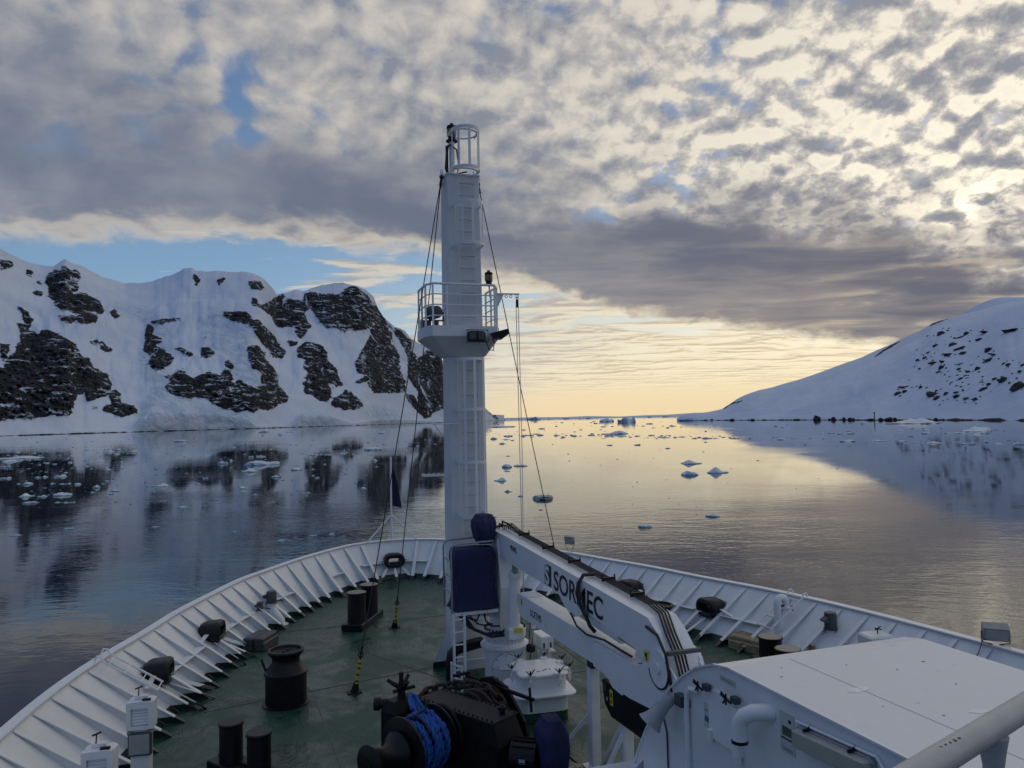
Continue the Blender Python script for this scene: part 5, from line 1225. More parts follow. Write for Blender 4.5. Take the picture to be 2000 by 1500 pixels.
mb = MB()
for k in range(3): mb.box((.47, -3.10-k*.17, 2.305), (.34, .06, .03))
mb.build('tip_ribs', M['white2'], jib)
# jib cylinder between boom and jib
mb = MB(); mb.cyl((.48, -5.75, 2.52), (.48, -7.35, 2.47), .10, n=16); mb.build('jib_cylinder', M['white2'], crane, True)
mb = MB(); mb.cyl((.48, -7.35, 2.47), (.48, -8.35, 2.44), .05, n=12); mb.build('piston_rod', M['grey'], crane, True)
mb = MB(); n_ = 14; mb.prism([(.33, -8.20+.17*math.cos(math.pi*k/n_), 2.36+.17*math.sin(math.pi*k/n_)) for k in range(n_+1)], (.04, 0, 0)); mb.build('rocker_plate', M['white'], crane)
# hydraulic pipes along the top of the boom
for k in range(4):
    x = .50+.05*k; mb = MB(); mb.tube([(x, -1.42, 3.37), (x, -1.55, 3.52+.01*k), (x, -2.2, 3.455), (x, -6.0, 3.28), (x, -8.2, 3.175), (x-.08, -8.62, 3.15), (x-.16, -8.95, 2.93), (x-.2, -9.24, 2.72), (x-.2, -9.42, 2.35), (x-.2, -9.50, 2.0)], .015, 7); mb.build('hydraulic_pipe', M['hose'], boom, True)
for y, z in ((-2.6, 3.40), (-4.0, 3.33), (-5.3, 3.27), (-6.7, 3.21), (-7.7, 3.165)):
    mb = MB(); mb.box((.58, y, z+.045), (.24, .04, .06)); mb.cyl((.46, y, z+.02), (.46, y, z+.13), .012, n=6); mb.cyl((.69, y, z+.02), (.69, y, z+.12), .012, n=6); mb.build('pipe_clamp', M['dark'], boom)
for pts in ([(.55, -1.20, 3.42), (.50, -1.35, 3.58), (.55, -1.62, 3.55), (.6, -2.0, 3.47)], [(.48, -1.15, 3.36), (.44, -1.3, 3.52), (.50, -1.55, 3.50)], [(.45, -1.1, 3.32), (.40, -1.22, 3.46), (.46, -1.45, 3.48)]):
    mb = MB(); mb.tube(pts, .022, 7); mb.build('hydraulic_pipe', M['hose'], boom, True)
mb = MB(); mb.box((.40, -9.30, 2.80), (.50, .06, .05)); mb.build('hose_clamp', M['dgrey'], crane)
# braided hose across the lettering
mb = MB(); mb.tube([(.55, -6.25, 3.26), (.30, -6.30, 3.27), (.20, -6.33, 3.15), (.19, -6.26, 2.98), (.19, -6.38, 2.80), (.19, -6.62, 2.66), (.22, -6.70, 2.52), (.3, -6.72, 2.42)], .032, 8); mb.build('braided_hose', M['hose'], boom, True)
mb = MB()
for k in range(16):
    f = k/15; a = Vector((.19, -6.33, 3.15)).lerp(Vector((.19, -6.62, 2.66)), f); a.y += .09*math.sin(f*6.0)*.5; mb.ring(a, .035, .006, (0, .3, -1), 10, 4)
mb.build('hose_rings', M['dgrey'], boom)
mb = MB(); mb.tube([(.22, -5.9, 2.55), (.20, -6.2, 2.40), (.20, -6.6, 2.36), (.24, -7.2, 2.42), (.26, -7.8, 2.40), (.3, -8.0, 2.38)], .018, 6); mb.build('hydraulic_pipe', M['hose'], boom)
mb = MB(); mb.tube([(.22, -8.6, 2.98), (.20, -8.95, 2.95), (.18, -9.2, 2.75), (.20, -9.3, 2.3)], .022, 6); mb.build('hydraulic_pipe', M['hose'], boom)
# lettering
sl = Vector((0, -1, -.0455)).normalized(); upv = Vector((0, -.0455, 1)).normalized()
text_mesh('lettering', 'SORMEC', .50, (.246, -5.07, 2.80), sl, upv, M['black'], boom, sx=1.08, bold=.006)
mb = MB()                                                # square emblem with a cut-out S beside the name
def em(u, w): return Vector((.2475, -4.62, 2.83))+sl*u+upv*w
mb.prism([em(0, -.02), em(.33, -.02), em(.33, .37), em(.10, .37), em(0, .30)], (-.002, 0, 0)); emb = mb.build('emblem', M['black'], boom)
text_mesh('emblem_letter', 'S', .47, em(.02, .005)-Vector((.004, 0, 0)), sl, upv, M['white2'], boom, sx=1.0, bold=.012)
text_mesh('lettering', 'M34/EL', .165, (.246, -2.62, 3.14), sl, upv, M['dark'], boom, sx=.86)
text_mesh('lettering', 'DC/ET/MS', .20, (.267, -3.72, 1.99), Vector((0, -1, .005)), Vector((0, .0, 1)), M['dgrey'], jib, sx=.70)
def plate(x, y, z, w, h, mat, par, name='warning_sticker', txt=None):
    mb = MB(); mb.box((x, y, z), (.004, w, h)); o = mb.build(name, mat, par)
    if txt:
        mb = MB()
        for (u, v, ww, hh) in txt: mb.box((x-.004, y-u*w, z+v*h), (.003, ww*w, hh*h))
        mb.build('sticker_print', M['black'], o)
lines = [(0, .25, .7, .14), (0, 0, .6, .12), (0, -.25, .7, .14)]
plate(.211, -8.60, 2.57, .12, .15, M['sticker'], crane, txt=[(0, .1, .5, .4), (.1, -.25, .3, .2)])
plate(.245, -8.78, 2.55, .14, .09, M['sticker'], crane, txt=lines)
plate(.268, -3.22, 2.16, .10, .13, M['sticker'], jib, txt=lines)
mb = MB(); mb.prism([(.36, -1.99-.02, 1.42), (.54, -2.02, 1.42), (.54, -2.02, 1.32), (.36, -2.01, 1.32)], (0, -.46, 0)); mb.build('warning_sticker', M['sticker'], crane)
ax2 = Vector((.02, -1, 0)); q = Vector(pc)+ax2*.484+Vector((0, 0, 1.10)); mb = MB(); mb.box(q, (.16, .01, .07)); mb.build('warning_sticker', M['sticker'], sl_)
# black cover box under the jib root
box = empty('control_box', (.5, -7.5, 1.2), 'black equipment box with a yellow sticker slung below the crane elbow', 'box')
mb = MB(); mb.loft([[(.28, -6.98, 1.74), (.72, -6.98, 1.74), (.72, -8.75, 1.84), (.28, -8.75, 1.84)], [(.28, -7.05, 1.40), (.72, -7.05, 1.40), (.72, -8.6, 1.42), (.28, -8.6, 1.42)], [(.32, -7.20, 1.22), (.68, -7.20, 1.22), (.68, -8.5, 1.26), (.32, -8.5, 1.26)]]); mb.build('body', M['black'], box)
plate(.272, -7.32, 1.56, .10, .24, M['sticker'], box, txt=[(0, .15, .45, .35), (0, -.25, .4, .25)])
plate(.272, -7.10, 1.66, .08, .12, M['dgrey'], box, name='label_plate')
mb = MB(); mb.lathe((.27, -7.18, 1.50), [(.03, 0), (.03, .008)], 12, (-1, 0, 0)); mb.build('knob', M['lens'], box)
# boom crutch posts
cr = empty('boom_crutch', (.5, -6.3, 0), 'white boom crutch with two box posts and slanting braces under the jib', 'crutch')
for y, x, zt in ((-6.22, .47, 1.86), (-7.42, .47, 1.22)):
    mb = MB(); mb.bbox((x, y, zt/2), (.17, .17, zt), 0, .015); mb.build('post', M['white'], cr)
    mb = MB(); mb.bbox((x, y, .015), (.34, .34, .03), 0, .005); mb.build('foot_plate', M['white'], cr)
for p0, p1 in (((.44, -6.15, .9), (-.15, -5.75, .02)), ((.47, -7.32, 1.15), (.47, -6.45, .08)), ((.40, -7.42, 1.0), (-.1, -7.30, .02))):
    mb = MB(); mb.beam(p0, p1, .06, .06); mb.build('brace', M['white'], cr)
mb = MB(); mb.box((.47, -6.40, 1.80), (.30, .18, .10)); mb.build('saddle', M['rust'], cr)
# operator's stand with canvas-covered controls
st = empty('control_stand', (-.35, -1.6, 1.7), 'railed crane control stand on the left side of the crane post', 'control stand')
mb = MB(); mb.box((-.32, -1.55, 1.70), (1.0, .72, .07)); mb.build('floor', M['white'], st)
mb = MB(); mb.beam((.2, -1.45, 1.55), (-.62, -1.45, 1.66), .08, .18); mb.build('arm', M['white'], st)
for y in (-1.90, -1.2):
    mb = MB(); mb.tube([(-.88, y, 1.72), (-.88, y, 3.10), (-.84, y, 3.19), (-.72, y, 3.22), (.1, y, 3.24)], .022, 8); mb.build('rail', M['grey'], st, True)
for z in (2.15, 2.5, 2.85):
    mb = MB(); mb.tube([(-.88, -1.9, z), (-.88, -1.2, z)], .015, 6); mb.build('rail', M['grey'], st)
mb = MB(); mb.prism([(-.895, -1.90, 2.42), (-.895, -1.78, 2.42), (-.895, -1.78, 2.62), (-.895, -1.90, 2.62)], (.01, 0, 0)); mb.build('notice', M['lens'], st)
for x in (-.86, -.62):
    mb = MB(); mb.beam((x, -1.95, .35), (x, -1.95, 1.72), .05, .05); mb.build('ladder_rail', M['white2'], st)
for k in range(5):
    mb = MB(); mb.cyl((-.86, -1.95, .52+k*.27), (-.62, -1.95, .52+k*.27), .018, n=6); mb.build('rung', M['white2'], st)
def canvas(name, c, d, label, sag, seed, tilt=0.0, n=18, m=16, prof=None, ex=14):
    rings_ = []
    for k in range(n+1):
        f = k/n; z = c[2]-d[2]/2+d[2]*f; sc = float(np.interp(f, [p_[0] for p_ in prof], [p_[1] for p_ in prof])) if prof else 1.0-.03*f; bul_ = 1+sag*math.sin(f*math.pi)
        ring = []
        for j in range(4*m):
            e_ = j//m; u_ = (j % m)/m; q = [(-1, -1), (1, -1), (1, 1), (-1, 1)]; a, b_ = q[e_], q[(e_+1) % 4]
            X, Y = a[0]+(b_[0]-a[0])*u_, a[1]+(b_[1]-a[1])*u_
            r_ = (abs(X)**ex+abs(Y)**ex)**(-1/ex); X, Y = X*r_, Y*r_
            w = 1+.08*mnoise.noise(Vector((X*1.6, Y*1.6, f*1.1+seed)))-.07*abs(mnoise.noise(Vector((X*3.2+f*1.5, Y*3.2, f*1.3+seed))))+.085*(1-2*abs(mnoise.noise(Vector((X*4+f*3, Y*4-f*2, f*4+seed)))))*(1-.5*f)
            ring.append((c[0]+X*d[0]/2*sc*bul_*w+tilt*f, c[1]+Y*d[1]/2*sc*bul_*w, z+.03*mnoise.noise(Vector((X*2, Y*2, seed)))*(f > .5)))
        rings_.append(ring)
    top = [[(c[0]+(p[0]-c[0])*q_, c[1]+(p[1]-c[1])*q_, p[2]+dz_) for p in rings_[-1]] for q_, dz_ in ((.97, .02), (.5, .04+.02*sag))]
    mb = MB(); mb.loft(rings_+top); o = mb.build(name, M['navy'], None, True); tag(o, label, 'canvas cover', 'navy canvas covers'); return o
canvas('canvas_cover', (-.32, -1.62, 2.42), (.94, .56, 1.28), 'large navy canvas cover over the crane control stand', .0, 3.0, .0, prof=[(0, 1.08), (.08, .98), (.3, .93), (.6, .96), (.9, .99), (1, .93)])
canvas('canvas_cover', (-.02, -1.55, 3.46), (.50, .52, .62), 'small navy canvas cover at the head of the crane boom', .0, 8.0, prof=[(0, .62), (.12, .72), (.2, .84), (.6, 1.0), (.82, .98), (1, .72)], ex=5)
# hoses drooping under the stand
for k, pts in enumerate(([(-.68, -1.75, 1.64), (-.5, -1.9, 1.4), (-.15, -2.0, 1.24), (.22, -2.05, 1.25), (.42, -2.15, 1.45), (.46, -2.2, 1.85), (.5, -2.2, 1.95)], [(-.6, -1.7, 1.66), (-.4, -1.95, 1.35), (-.05, -2.08, 1.19), (.25, -2.1, 1.2), (.47, -2.2, 1.38), (.51, -2.25, 1.75), (.56, -2.2, 1.85)],
                         [(-.5, -1.8, 1.66), (-.3, -1.9, 1.45), (-.1, -1.85, 1.38), (.1, -1.7, 1.36)], [(-.2, -1.75, 1.66), (-.3, -1.85, 1.52), (-.45, -1.9, 1.56), (-.6, -1.8, 1.66)], [(-.1, -1.7, 1.66), (-.12, -1.9, 1.5), (.0, -1.95, 1.38), (.2, -1.9, 1.35)])):
    mb = MB(); mb.tube(pts, (.034, .034, .02, .018, .02)[k], 8); mb.build('hydraulic_hose', M['hose'], st, True)
mb = MB(); mb.tube([(.37, -2.45, 2.3), (.36, -2.44, 1.95), (.40, -2.42, 1.9)], .016, 6); mb.tube([(.46, -2.44, 1.86), (.43, -2.44, 1.55), (.40, -2.42, 1.42)], .016, 6); mb.build('hose', M['hose'], crane)
# hook block hanging at the jib tip
hk = empty('hook_block', (.62, -2.85, .9), 'dark crane hook block hanging on its wires beside the pedestal', 'hook')
mb = MB()
for x in (.58, .66): mb.tube([(x, -2.92, 1.95), (x-.02, -2.80, 1.15)], .010, 6)
mb.tube([(.60, -2.79, .95), (.56, -2.75, .45)], .010, 6); mb.build('wire', M['hose'], hk)
mb = MB(); mb.lathe((.60, -2.80, .98), [(.06, 0), (.10, .03), (.10, .14), (.05, .18)], 14); mb.build('block', M['black'], hk, True)
mb = MB(); mb.bbox((.64, -2.86, 1.60), (.10, .10, .22), 0, .03); mb.build('shackle_block', M['white'], hk)
mb = MB(); mb.lathe((.56, -2.76, 0), [(.11, 0), (.11, .28), (.125, .29), (.125, .33), (.10, .34)], 16); mb.build('stowing_socket', M['white2'], hk, True)
mb = MB()
for k in range(4): mb.ring((.74, -2.6, .30+k*.06), .085, .012, (.15, -.1, 1), 18, 5)
mb.build('coiled_lead', M['halyard'], hk)
# electrical cabinet beside the pedestal
cb = empty('junction_box', (1.12, -1.9, 0), 'white box with dark clips on a bracket right of the crane pedestal', 'box')
mb = MB(); mb.bbox((1.18, -2.0, .98), (.30, .58, .26), 0, .015); mb.build('body', M['white2'], cb)
mb = MB(); mb.box((1.18, -2.22, .78), (.36, .20, .03)); mb.bbox((1.18, -2.1, .64), (.22, .3, .28), 0, .02); mb.box((1.18, -2.1, .48), (.42, .40, .03)); mb.prism([(1.04, -2.28, .46), (1.34, -2.28, .46), (1.34, -2.28, .12), (1.20, -2.28, .30), (1.04, -2.28, .34)], (0, .02, 0)); mb.cyl((1.18, -2.05, 0), (1.18, -2.05, .48), .05); mb.build('bracket', M['white'], cb)
mb = MB()
for x in (1.10, 1.26): mb.box((x, -2.295, .92), (.03, .02, .11))
mb.build('clip', M['dark'], cb)
# dark bent pipe at the mast foot and small deck ladder
o = MB().tube([(-.70, -1.05, .02), (-.70, -1.02, .40), (-.66, -1.0, .60), (-.55, -.98, .68), (-.40, -.95, .70), (.1, -.8, .72)], .13, 12).build('bent_pipe', M['black'], None, True); tag(o, 'thick black bent pipe between the mast foot and the crane pedestal', 'pipe')
o = MB().box((-.15, -.75, .22), (.9, .06, .22)).build('kick_plate', M['white2']); tag(o, 'low white plate on deck behind the black bent pipe', 'plate')
o = empty('deck_ladder', (-.82, -2.1, 0), 'small free-standing white ladder frame on deck left of the crane pedestal', 'ladder')
for x, y in ((-.90, -1.85), (-.76, -2.18)):
    mb = MB(); mb.beam((x, y, .0), (x, y, .68), .04, .04); mb.build('side_rail', M['white2'], o)
for z in (.36, .64):
    mb = MB(); mb.beam((-.90, -1.85, z), (-.76, -2.18, z), .035, .035); mb.build('rung', M['white2'], o)
# ------------------------------------------------------------------ escape hatch
def rrect(cx, cy, w, h, r, z, ang=0.0, n=5):
    pts = []; ca, sa = math.cos(ang), math.sin(ang)
    for (sx, sy), a0 in (((1, 1), 0), ((-1, 1), math.pi/2), ((-1, -1), math.pi), ((1, -1), 1.5*math.pi)):
        for k in range(n+1):
            a = a0+math.pi/2*k/n; x = sx*(w/2-r)+math.cos(a)*r; y = sy*(h/2-r)+math.sin(a)*r
            pts.append((cx+x*ca-y*sa, cy+x*sa+y*ca, z))
    return pts
hx, hy, ha = .46, -3.62, -.10
hatch = empty('deck_hatch', (hx, hy, 0), 'white raised deck hatch with a rounded clamped lid in front of the crane pedestal', 'hatch')
mb = MB(); mb.loft([rrect(hx, hy, .98, .98, .16, 0, ha), rrect(hx, hy, .98, .98, .16, .20, ha)]); mb.build('green_foot', M['deck'], hatch)
mb = MB(); mb.loft([rrect(hx, hy, .985, .985, .16, .20, ha), rrect(hx, hy, .985, .985, .16, .52, ha), rrect(hx, hy, 1.28, 1.28, .22, .525, ha), rrect(hx, hy, 1.28, 1.28, .22, .55, ha), rrect(hx, hy, .94, .94, .16, .552, ha), rrect(hx, hy, .94, .94, .16, .86, ha)]); mb.build('coaming', M['white2'], hatch)
mb = MB(); mb.loft([rrect(hx, hy, 1.00, 1.00, .17, .865, ha), rrect(hx, hy, 1.02, 1.02, .18, .88, ha), rrect(hx, hy, 1.02, 1.02, .18, .90, ha), rrect(hx, hy, .99, .99, .17, .92, ha)]); lid = mb.build('lid', M['white2'], hatch)
for k, (u, v) in enumerate(((-.28, -.50), (.24, -.50), (-.50, -.05), (.50, .20), (.50, -.25), (.25, .50), (-.25, .50))):
    ca, sa = math.cos(ha), math.sin(ha); x, y = hx+u*ca-v*sa, hy+u*sa+v*ca; ox, oy = (u*ca-v*sa)*.13, (u*sa+v*ca)*.13
    mb = MB(); mb.box((x, y, .93), (.13, .13, .03), ha); mb.cyl((x+ox, y+oy, .70), (x+ox, y+oy, .98), .018, n=6); mb.box((x+ox, y+oy, .80), (.06, .06, .10), ha); cl = mb.build('clamp', M['white2'], hatch)
    mb = MB()
    for sg in (-1, 1): mb.cyl((x+ox, y+oy, .96), (x+ox+sg*.10, y+oy+.03*sg, 1.06), .013, .010, 6)
    mb.cyl((x+ox, y+oy, .95), (x+ox, y+oy, 1.04), .018, n=6); mb.build('wing_nut', M['black'], cl)
for k, (u, v) in enumerate(((-.10, -.25), (.02, -.22), (.08, -.18), (.16, -.20))):
    mb = MB(); mb.box((hx+u, hy+v, .922), (.07, .025, .006), .4*k); mb.build('worn_mark', M['dgrey'], lid)
# ------------------------------------------------------------------ windlass and mooring winch (dark, greasy)
WO = Vector((-1.64, -5.70, 0)); wa = Vector((.86, .51, 0)).normalized(); wb = Vector((-.51, .86, 0)).normalized()
def wp(s, t_, z): return WO+wa*s+wb*t_+Vector((0, 0, z))
win = empty('anchor_windlass', WO, 'big black anchor windlass with rope drum and star wheel at the bottom', 'windlass')
wang = math.atan2(wa.y, wa.x); up3 = Vector((0, 0, 1))
DT, DZ = .22, .78                                       # the drum shaft
mb = MB(); mb.loft([[wp(-.30, -.95, .05), wp(.30, -.95, .05), wp(.30, .90, .05), wp(-.30, .90, .05)], [wp(-.30, -1.0, .80), wp(.30, -1.0, .80), wp(.30, .92, .95), wp(-.30, .92, .95)], [wp(-.27, -.86, 1.12), wp(.27, -.86, 1.12), wp(.27, .84, 1.14), wp(-.27, .84, 1.14)]]); gb = mb.build('gearbox', M['dark'], win)
mb = MB(); mb.prism([wp(-.31, -.88, 1.125), wp(.31, -.88, 1.125), wp(.31, .87, 1.145), wp(-.31, .87, 1.145)], (0, 0, .03)); pl_ = mb.build('cover_plate', M['plate'], win)
mb = MB()
for k in range(17):
    f = (k+.5)/17
    for s_ in (-.275, .275):
        p = wp(s_, -.88+1.75*f, 1.155+.02*f); mb.cyl(p, p+up3*.03, .016, n=6)
mb.build('cover_bolts', M['dark'], pl_)
p = wp(.10, -.72, 1.15); mb = MB(); mb.lathe(p, [(.05, 0), (.05, .06), (.07, .07), (.07, .12), (.03, .15)], 10); mb.build('oil_filler', M['black'], gb)
for s_ in (-.33, .34):                                   # round gear-wheel bulges on the casing's sides
    mb = MB(); mb.lathe(wp(s_, DT, DZ)-wa*.05, [(.30, 0), (.44, .01), (.46, .03), (.46, .07), (.44, .09), (.30, .10)], 32, wa); mb.build('gear_case', M['dark'], win, True)
def disc(s, t_, z, r, th, nm, n=36, mat='black'):
    c = wp(s, t_, z); mb = MB(); mb.lathe(c-wa*th/2, [(r*.3, -.02), (r*.93, 0), (r, .01), (r, th-.01), (r*.93, th), (r*.3, th+.02)], n, wa); return mb.build(nm, M[mat], win, True)
disc(-1.22, DT, DZ, .50, .05, 'drum_flange'); disc(-.50, DT, DZ, .50, .05, 'drum_flange')
mb = MB(); mb.lathe(wp(-1.92, DT, DZ), [(.05, -.01), (.25, 0), (.29, .03), (.28, .06), (.21, .13), (.17, .25), (.165, .36), (.20, .46), (.28, .55), (.31, .58), (.31, .61), (.10, .63)], 32, wa); mb.build('warping_head', M['black'], win, True)
mb = MB(); mb.cyl(wp(-1.95, DT, DZ), wp(.75, DT, DZ), .09, n=14); mb.build('shaft', M['dark'], win)
for s_ in (-1.33, .55):
    mb = MB(); mb.prism([wp(s_, DT-.30, 0), wp(s_, DT+.30, 0), wp(s_, DT+.20, DZ+.03), wp(s_, DT+.1, DZ+.16), wp(s_, DT-.1, DZ+.16), wp(s_, DT-.20, DZ+.03)], wa*.09); mb.build('bearing_stand', M['dark'], win)
# rope on the drum: turns laid side by side, each a strand of its own
rope = empty('mooring_rope', wp(-.86, DT, DZ), 'bright blue mooring rope wound on the winch drum', 'rope')
for k in range(8):
    s_ = -1.16+k*.078; R0 = .37+.02*math.sin(k*2.3)+(.035 if 2 < k < 7 else 0); n_ = 96
    pts = []
    for j in range(n_+1):
        a = math.tau*j/n_; u = wb*math.cos(a)+up3*math.sin(a); pts.append(wp(s_+.078*j/n_+.014*math.sin(a*2+k), DT, DZ)+u*(R0+.012*math.sin(a*5+k*2)))
    for st in range(2):                                   # two visible strands twist round each other
        q = []
        for j, p in enumerate(pts):
            a = math.tau*j/n_; u = wb*math.cos(a)+up3*math.sin(a); tw = j*.62+st*math.pi; q.append(p+wa*math.cos(tw)*.020+u*math.sin(tw)*.020)
        mb = MB(); mb.tube(q, .030, 6); mb.build('rope_strand', M['rope'], rope, True)
zt = DZ+.40
for pts in ([wp(-.80, DT+.12, zt-.02), wp(-.76, DT+.22, zt+.05), wp(-.70, DT+.34, zt+.14), wp(-.66, DT+.44, zt+.20), wp(-.60, DT+.42, zt+.18), wp(-.64, DT+.30, zt+.08), wp(-.70, DT+.15, zt)], [wp(-.62, DT+.12, zt), wp(-.62, DT+.24, zt+.08), wp(-.60, DT+.36, zt+.17), wp(-.66, DT+.42, zt+.22), wp(-.76, DT+.34, zt+.16), wp(-.82, DT+.2, zt+.06)]):
    mb = MB(); mb.tube(pts, .034, 7); mb.build('rope_end', M['rope'], rope, True)
mb = MB(); mb.tube([wp(-.64, DT+.44, zt+.20), wp(-.50, DT+.55, zt+.16), wp(-.3, DT+.62, zt+.0), wp(-.1, DT+.62, zt)], .010, 5); o = mb.build('lashing', M['cord'], rope)
mb = MB(); mb.tube([wp(-1.22, DT, zt+.06), wp(-.95, DT-.02, zt+.06), wp(-.72, DT, zt+.09), wp(-.62, DT+.08, zt+.18)], .015, 6); mb.tube([wp(-.95, DT-.02, zt+.06), wp(-.95, DT-.22, zt-.02), wp(-.95, DT-.35, zt-.15)], .015, 6); mb.build('rope_strap', M['black'], rope)
# chain stopper casting with star handwheel
sc = Vector((-2.55, -4.75, 0))
mb = MB(); mb.loft([[sc+wa*a+wb*b_ for a, b_ in ((-.20, -.45), (.32, -.35), (.32, .32), (-.20, .32))], [sc+wa*a+wb*b_+up3*.45 for a, b_ in ((-.24, -.30), (.30, -.30), (.30, .30), (-.24, .28))], [sc+wa*a+wb*b_+up3*.92 for a, b_ in ((-.30, -.18), (.36, -.26), (.36, .26), (-.30, .2))], [sc+wa*a+wb*b_+up3*1.10 for a, b_ in ((-.24, -.10), (.22, -.15), (.20, .15), (-.24, .1))]]); cs = mb.build('chain_stopper', M['dark'], win)
lx = Vector((-.94, .33, 0))
mb = MB(); mb.cyl(sc+lx*.15+up3*1.0, sc+lx*.42+up3*1.0, .09, n=14); mb.cyl(sc+lx*.38+up3*1.0, sc+lx*.48+up3*1.0, .115, n=14); mb.build('clamp_screw', M['black'], cs, True)
tp = sc+up3*1.08
mb = MB(); mb.cyl(tp, tp+up3*.30, .08, .05, 10); mb.cyl(tp+up3*.12, tp+up3*.46, .042, n=8)
for k in range(6):
    a = math.tau*k/6+.3; dv = wa*math.cos(a)+wb*math.sin(a); mb.cyl(tp+up3*.16, tp+dv*.24+up3*(.20 if k % 2 else .34), .036, .032, 8)
mb.build('star_wheel', M['dark'], win)
mb = MB(); mb.beam(sc+up3*1.12, sc+Vector((.45, -.12, .93)), .06, .05); mb.beam(sc+Vector((.1, -.2, 1.0)), sc+Vector((.5, -.3, .84)), .10, .06); mb.build('link_bars', M['dark'], cs)
# anchor chain over the gypsy wheel
ch = empty('anchor_chain', wp(.45, .3, 1.1), 'rusty brown anchor chain lying over the windlass', 'chain')
def chainlink(c, d, roll):
    d = Vector(d).normalized(); u, v, _ = MB.frame(d); w = u*math.cos(roll)+v*math.sin(roll); pts = []; mb = MB(); rings_ = []; n_ = d.cross(w)
    for k in range(16):
        a = math.tau*k/16; o1 = d*math.cos(a)*.125+w*math.sin(a)*.075; o_ = o1.normalized(); rings_.append([Vector(c)+o1+(o_*math.cos(math.tau*q/6)+n_*math.sin(math.tau*q/6))*.034 for q in range(6)])
    mb.loft(rings_+[rings_[0]], caps=False); mb.build('chain_link', M['rust'], ch, True)
path = [sc+Vector((.25, -.05, 1.02)), wp(.20, 1.15, 1.10), wp(.48, .85, 1.18), wp(.58, .45, 1.27), wp(.60, .10, 1.27), wp(.60, -.22, 1.12), wp(.60, -.35, .9), wp(.60, -.38, .6)]
k = 0; tt = 0.0
seg = [(path[i+1]-path[i]).length for i in range(len(path)-1)]; tot = sum(seg)
while tt < tot:
    q = tt
    for i, L in enumerate(seg):
        if q <= L: chainlink(path[i].lerp(path[i+1], q/L), path[i+1]-path[i], k*math.pi/2+.4); break
        q -= L
    tt += .185; k += 1
c = wp(.60, .15, .80); mb = MB(); mb.lathe(c-wa*.20, [(.15, 0), (.46, .02), (.48, .06), (.36, .12), (.34, .20), (.36, .28), (.48, .34), (.46, .38), (.15, .40)], 28, wa); mb.build('gypsy_wheel', M['rust'], win, True)
mb = MB(); mb.prism([wp(.86, -.75, .05), wp(.86, .85, .05), wp(.86, .70, .8), wp(.86, .45, 1.30), wp(.86, .20, 1.36), wp(.86, -.15, 1.25), wp(.86, -.55, .75)], wa*.06); mb.build('chain_guard', M['dark'], win)
mb = MB(); mb.beam((-1.28, -4.42, 1.22), (-.56, -6.06, 1.22), .05, .05); mb.beam((-.60, -5.98, 1.40), (-.60, -6.05, 1.02), .035, .035); mb.tube([(-1.5, -4.3, 1.2), (-1.2, -4.45, 1.28)], .03, 6); mb.build('brake_lever', M['dark'], win)
# electric motor and its canvas cover
ma = Vector((.82, -.57, 0)); mo_b = Vector((.57, .82, 0)); c = Vector((-1.15, -6.57, .62)); mb = MB(); mb.lathe(c, [(.20, 0), (.25, .03), (.25, .44), (.20, .47)], 24, ma); mo = mb.build('motor', M['black'], win, True)
mb = MB()
for k in range(14):
    a = math.tau*k/14; u = mo_b*math.cos(a)+up3*math.sin(a); mb.beam(c+ma*.06+u*.262, c+ma*.42+u*.262, .014, .035, u)
mb.build('motor_fins', M['dark'], mo)
mb = MB(); mb.box(c+ma*.25-mo_b*.27+Vector((0, 0, .02)), (.10, .012, .07), math.atan2(ma.y, ma.x)); mb.build('rating_plate', M['lens'], mo)
cv = canvas('canvas_cover', (-.59, -6.92, .62), (.44, .62, 1.20), 'navy canvas hood over the winch motor at the bottom of the picture', .0, 15.0, prof=[(0, .55), (.3, .85), (.6, 1.05), (.85, 1.0), (1, .6)], ex=4)
for v_ in cv.data.vertices:
    if v_.co.z < .35: f = .45+.55*max(0, v_.co.z)/.35; cx_, cy_ = -.59, -6.92; v_.co.x = cx_+(v_.co.x-cx_)*f; v_.co.y = cy_+(v_.co.y-cy_)*f
mb = MB(); mb.bbox(wp(-.2, -.05, .03), (2.6, 2.1, .05), wang, .01); mb.build('bed_plate', M['dark'], win)
# second windlass beyond the crane elbow: only its pale bolted cover and a blue rope show
w2 = empty('anchor_windlass', (2.9, -6.4, 0), 'tan bolted winch cover peeping out behind the crane elbow', 'windlass')
mb = MB(); mb.prism([(2.15, -6.6, 1.20), (2.55, -5.5, 1.22), (2.95, -5.75, 1.06), (2.75, -7.2, 1.02)], (0, 0, .035)); p2_ = mb.build('cover_plate', M['tan'], w2)
mb = MB()
for k in range(10): p = Vector((2.55, -5.5, 1.255)).lerp(Vector((2.95, -5.75, 1.095)), k/9) if k < 4 else Vector((2.92, -5.8, 1.09)).lerp(Vector((2.75, -7.1, 1.055)), (k-4)/5); mb.cyl(p, p+Vector((0, 0, .035)), .022, n=6)
mb.build('cover_bolts', M['black'], p2_)
mb = MB(); mb.loft([[(2.2, -6.7, .05), (2.7, -5.5, .05), (3.3, -5.8, .05), (2.9, -7.2, .05)], [(2.2, -6.6, 1.18), (2.56, -5.54, 1.20), (2.9, -5.76, 1.04), (2.72, -7.1, 1.0)]]); mb.build('gearbox', M['dark'], w2)
mb = MB(); mb.lathe((3.5, -6.2, .62), [(.1, -.02), (.48, 0), (.48, .06), (.1, .08)], 24, (.8, .5, 0)); mb.build('drum_flange', M['black'], w2, True)
r2 = empty('mooring_rope', (4.0, -5.6, .9), 'coil of dark blue rope on the far winch behind the white housing', 'rope')
for k in range(7):
    mb = MB(); mb.ring((3.72+.085*k*.8, -5.95+.085*k*.5, .68), .42, .048, (.8, .5, 0), 22, 6); mb.build('rope_turn', M['rope'], r2, True)
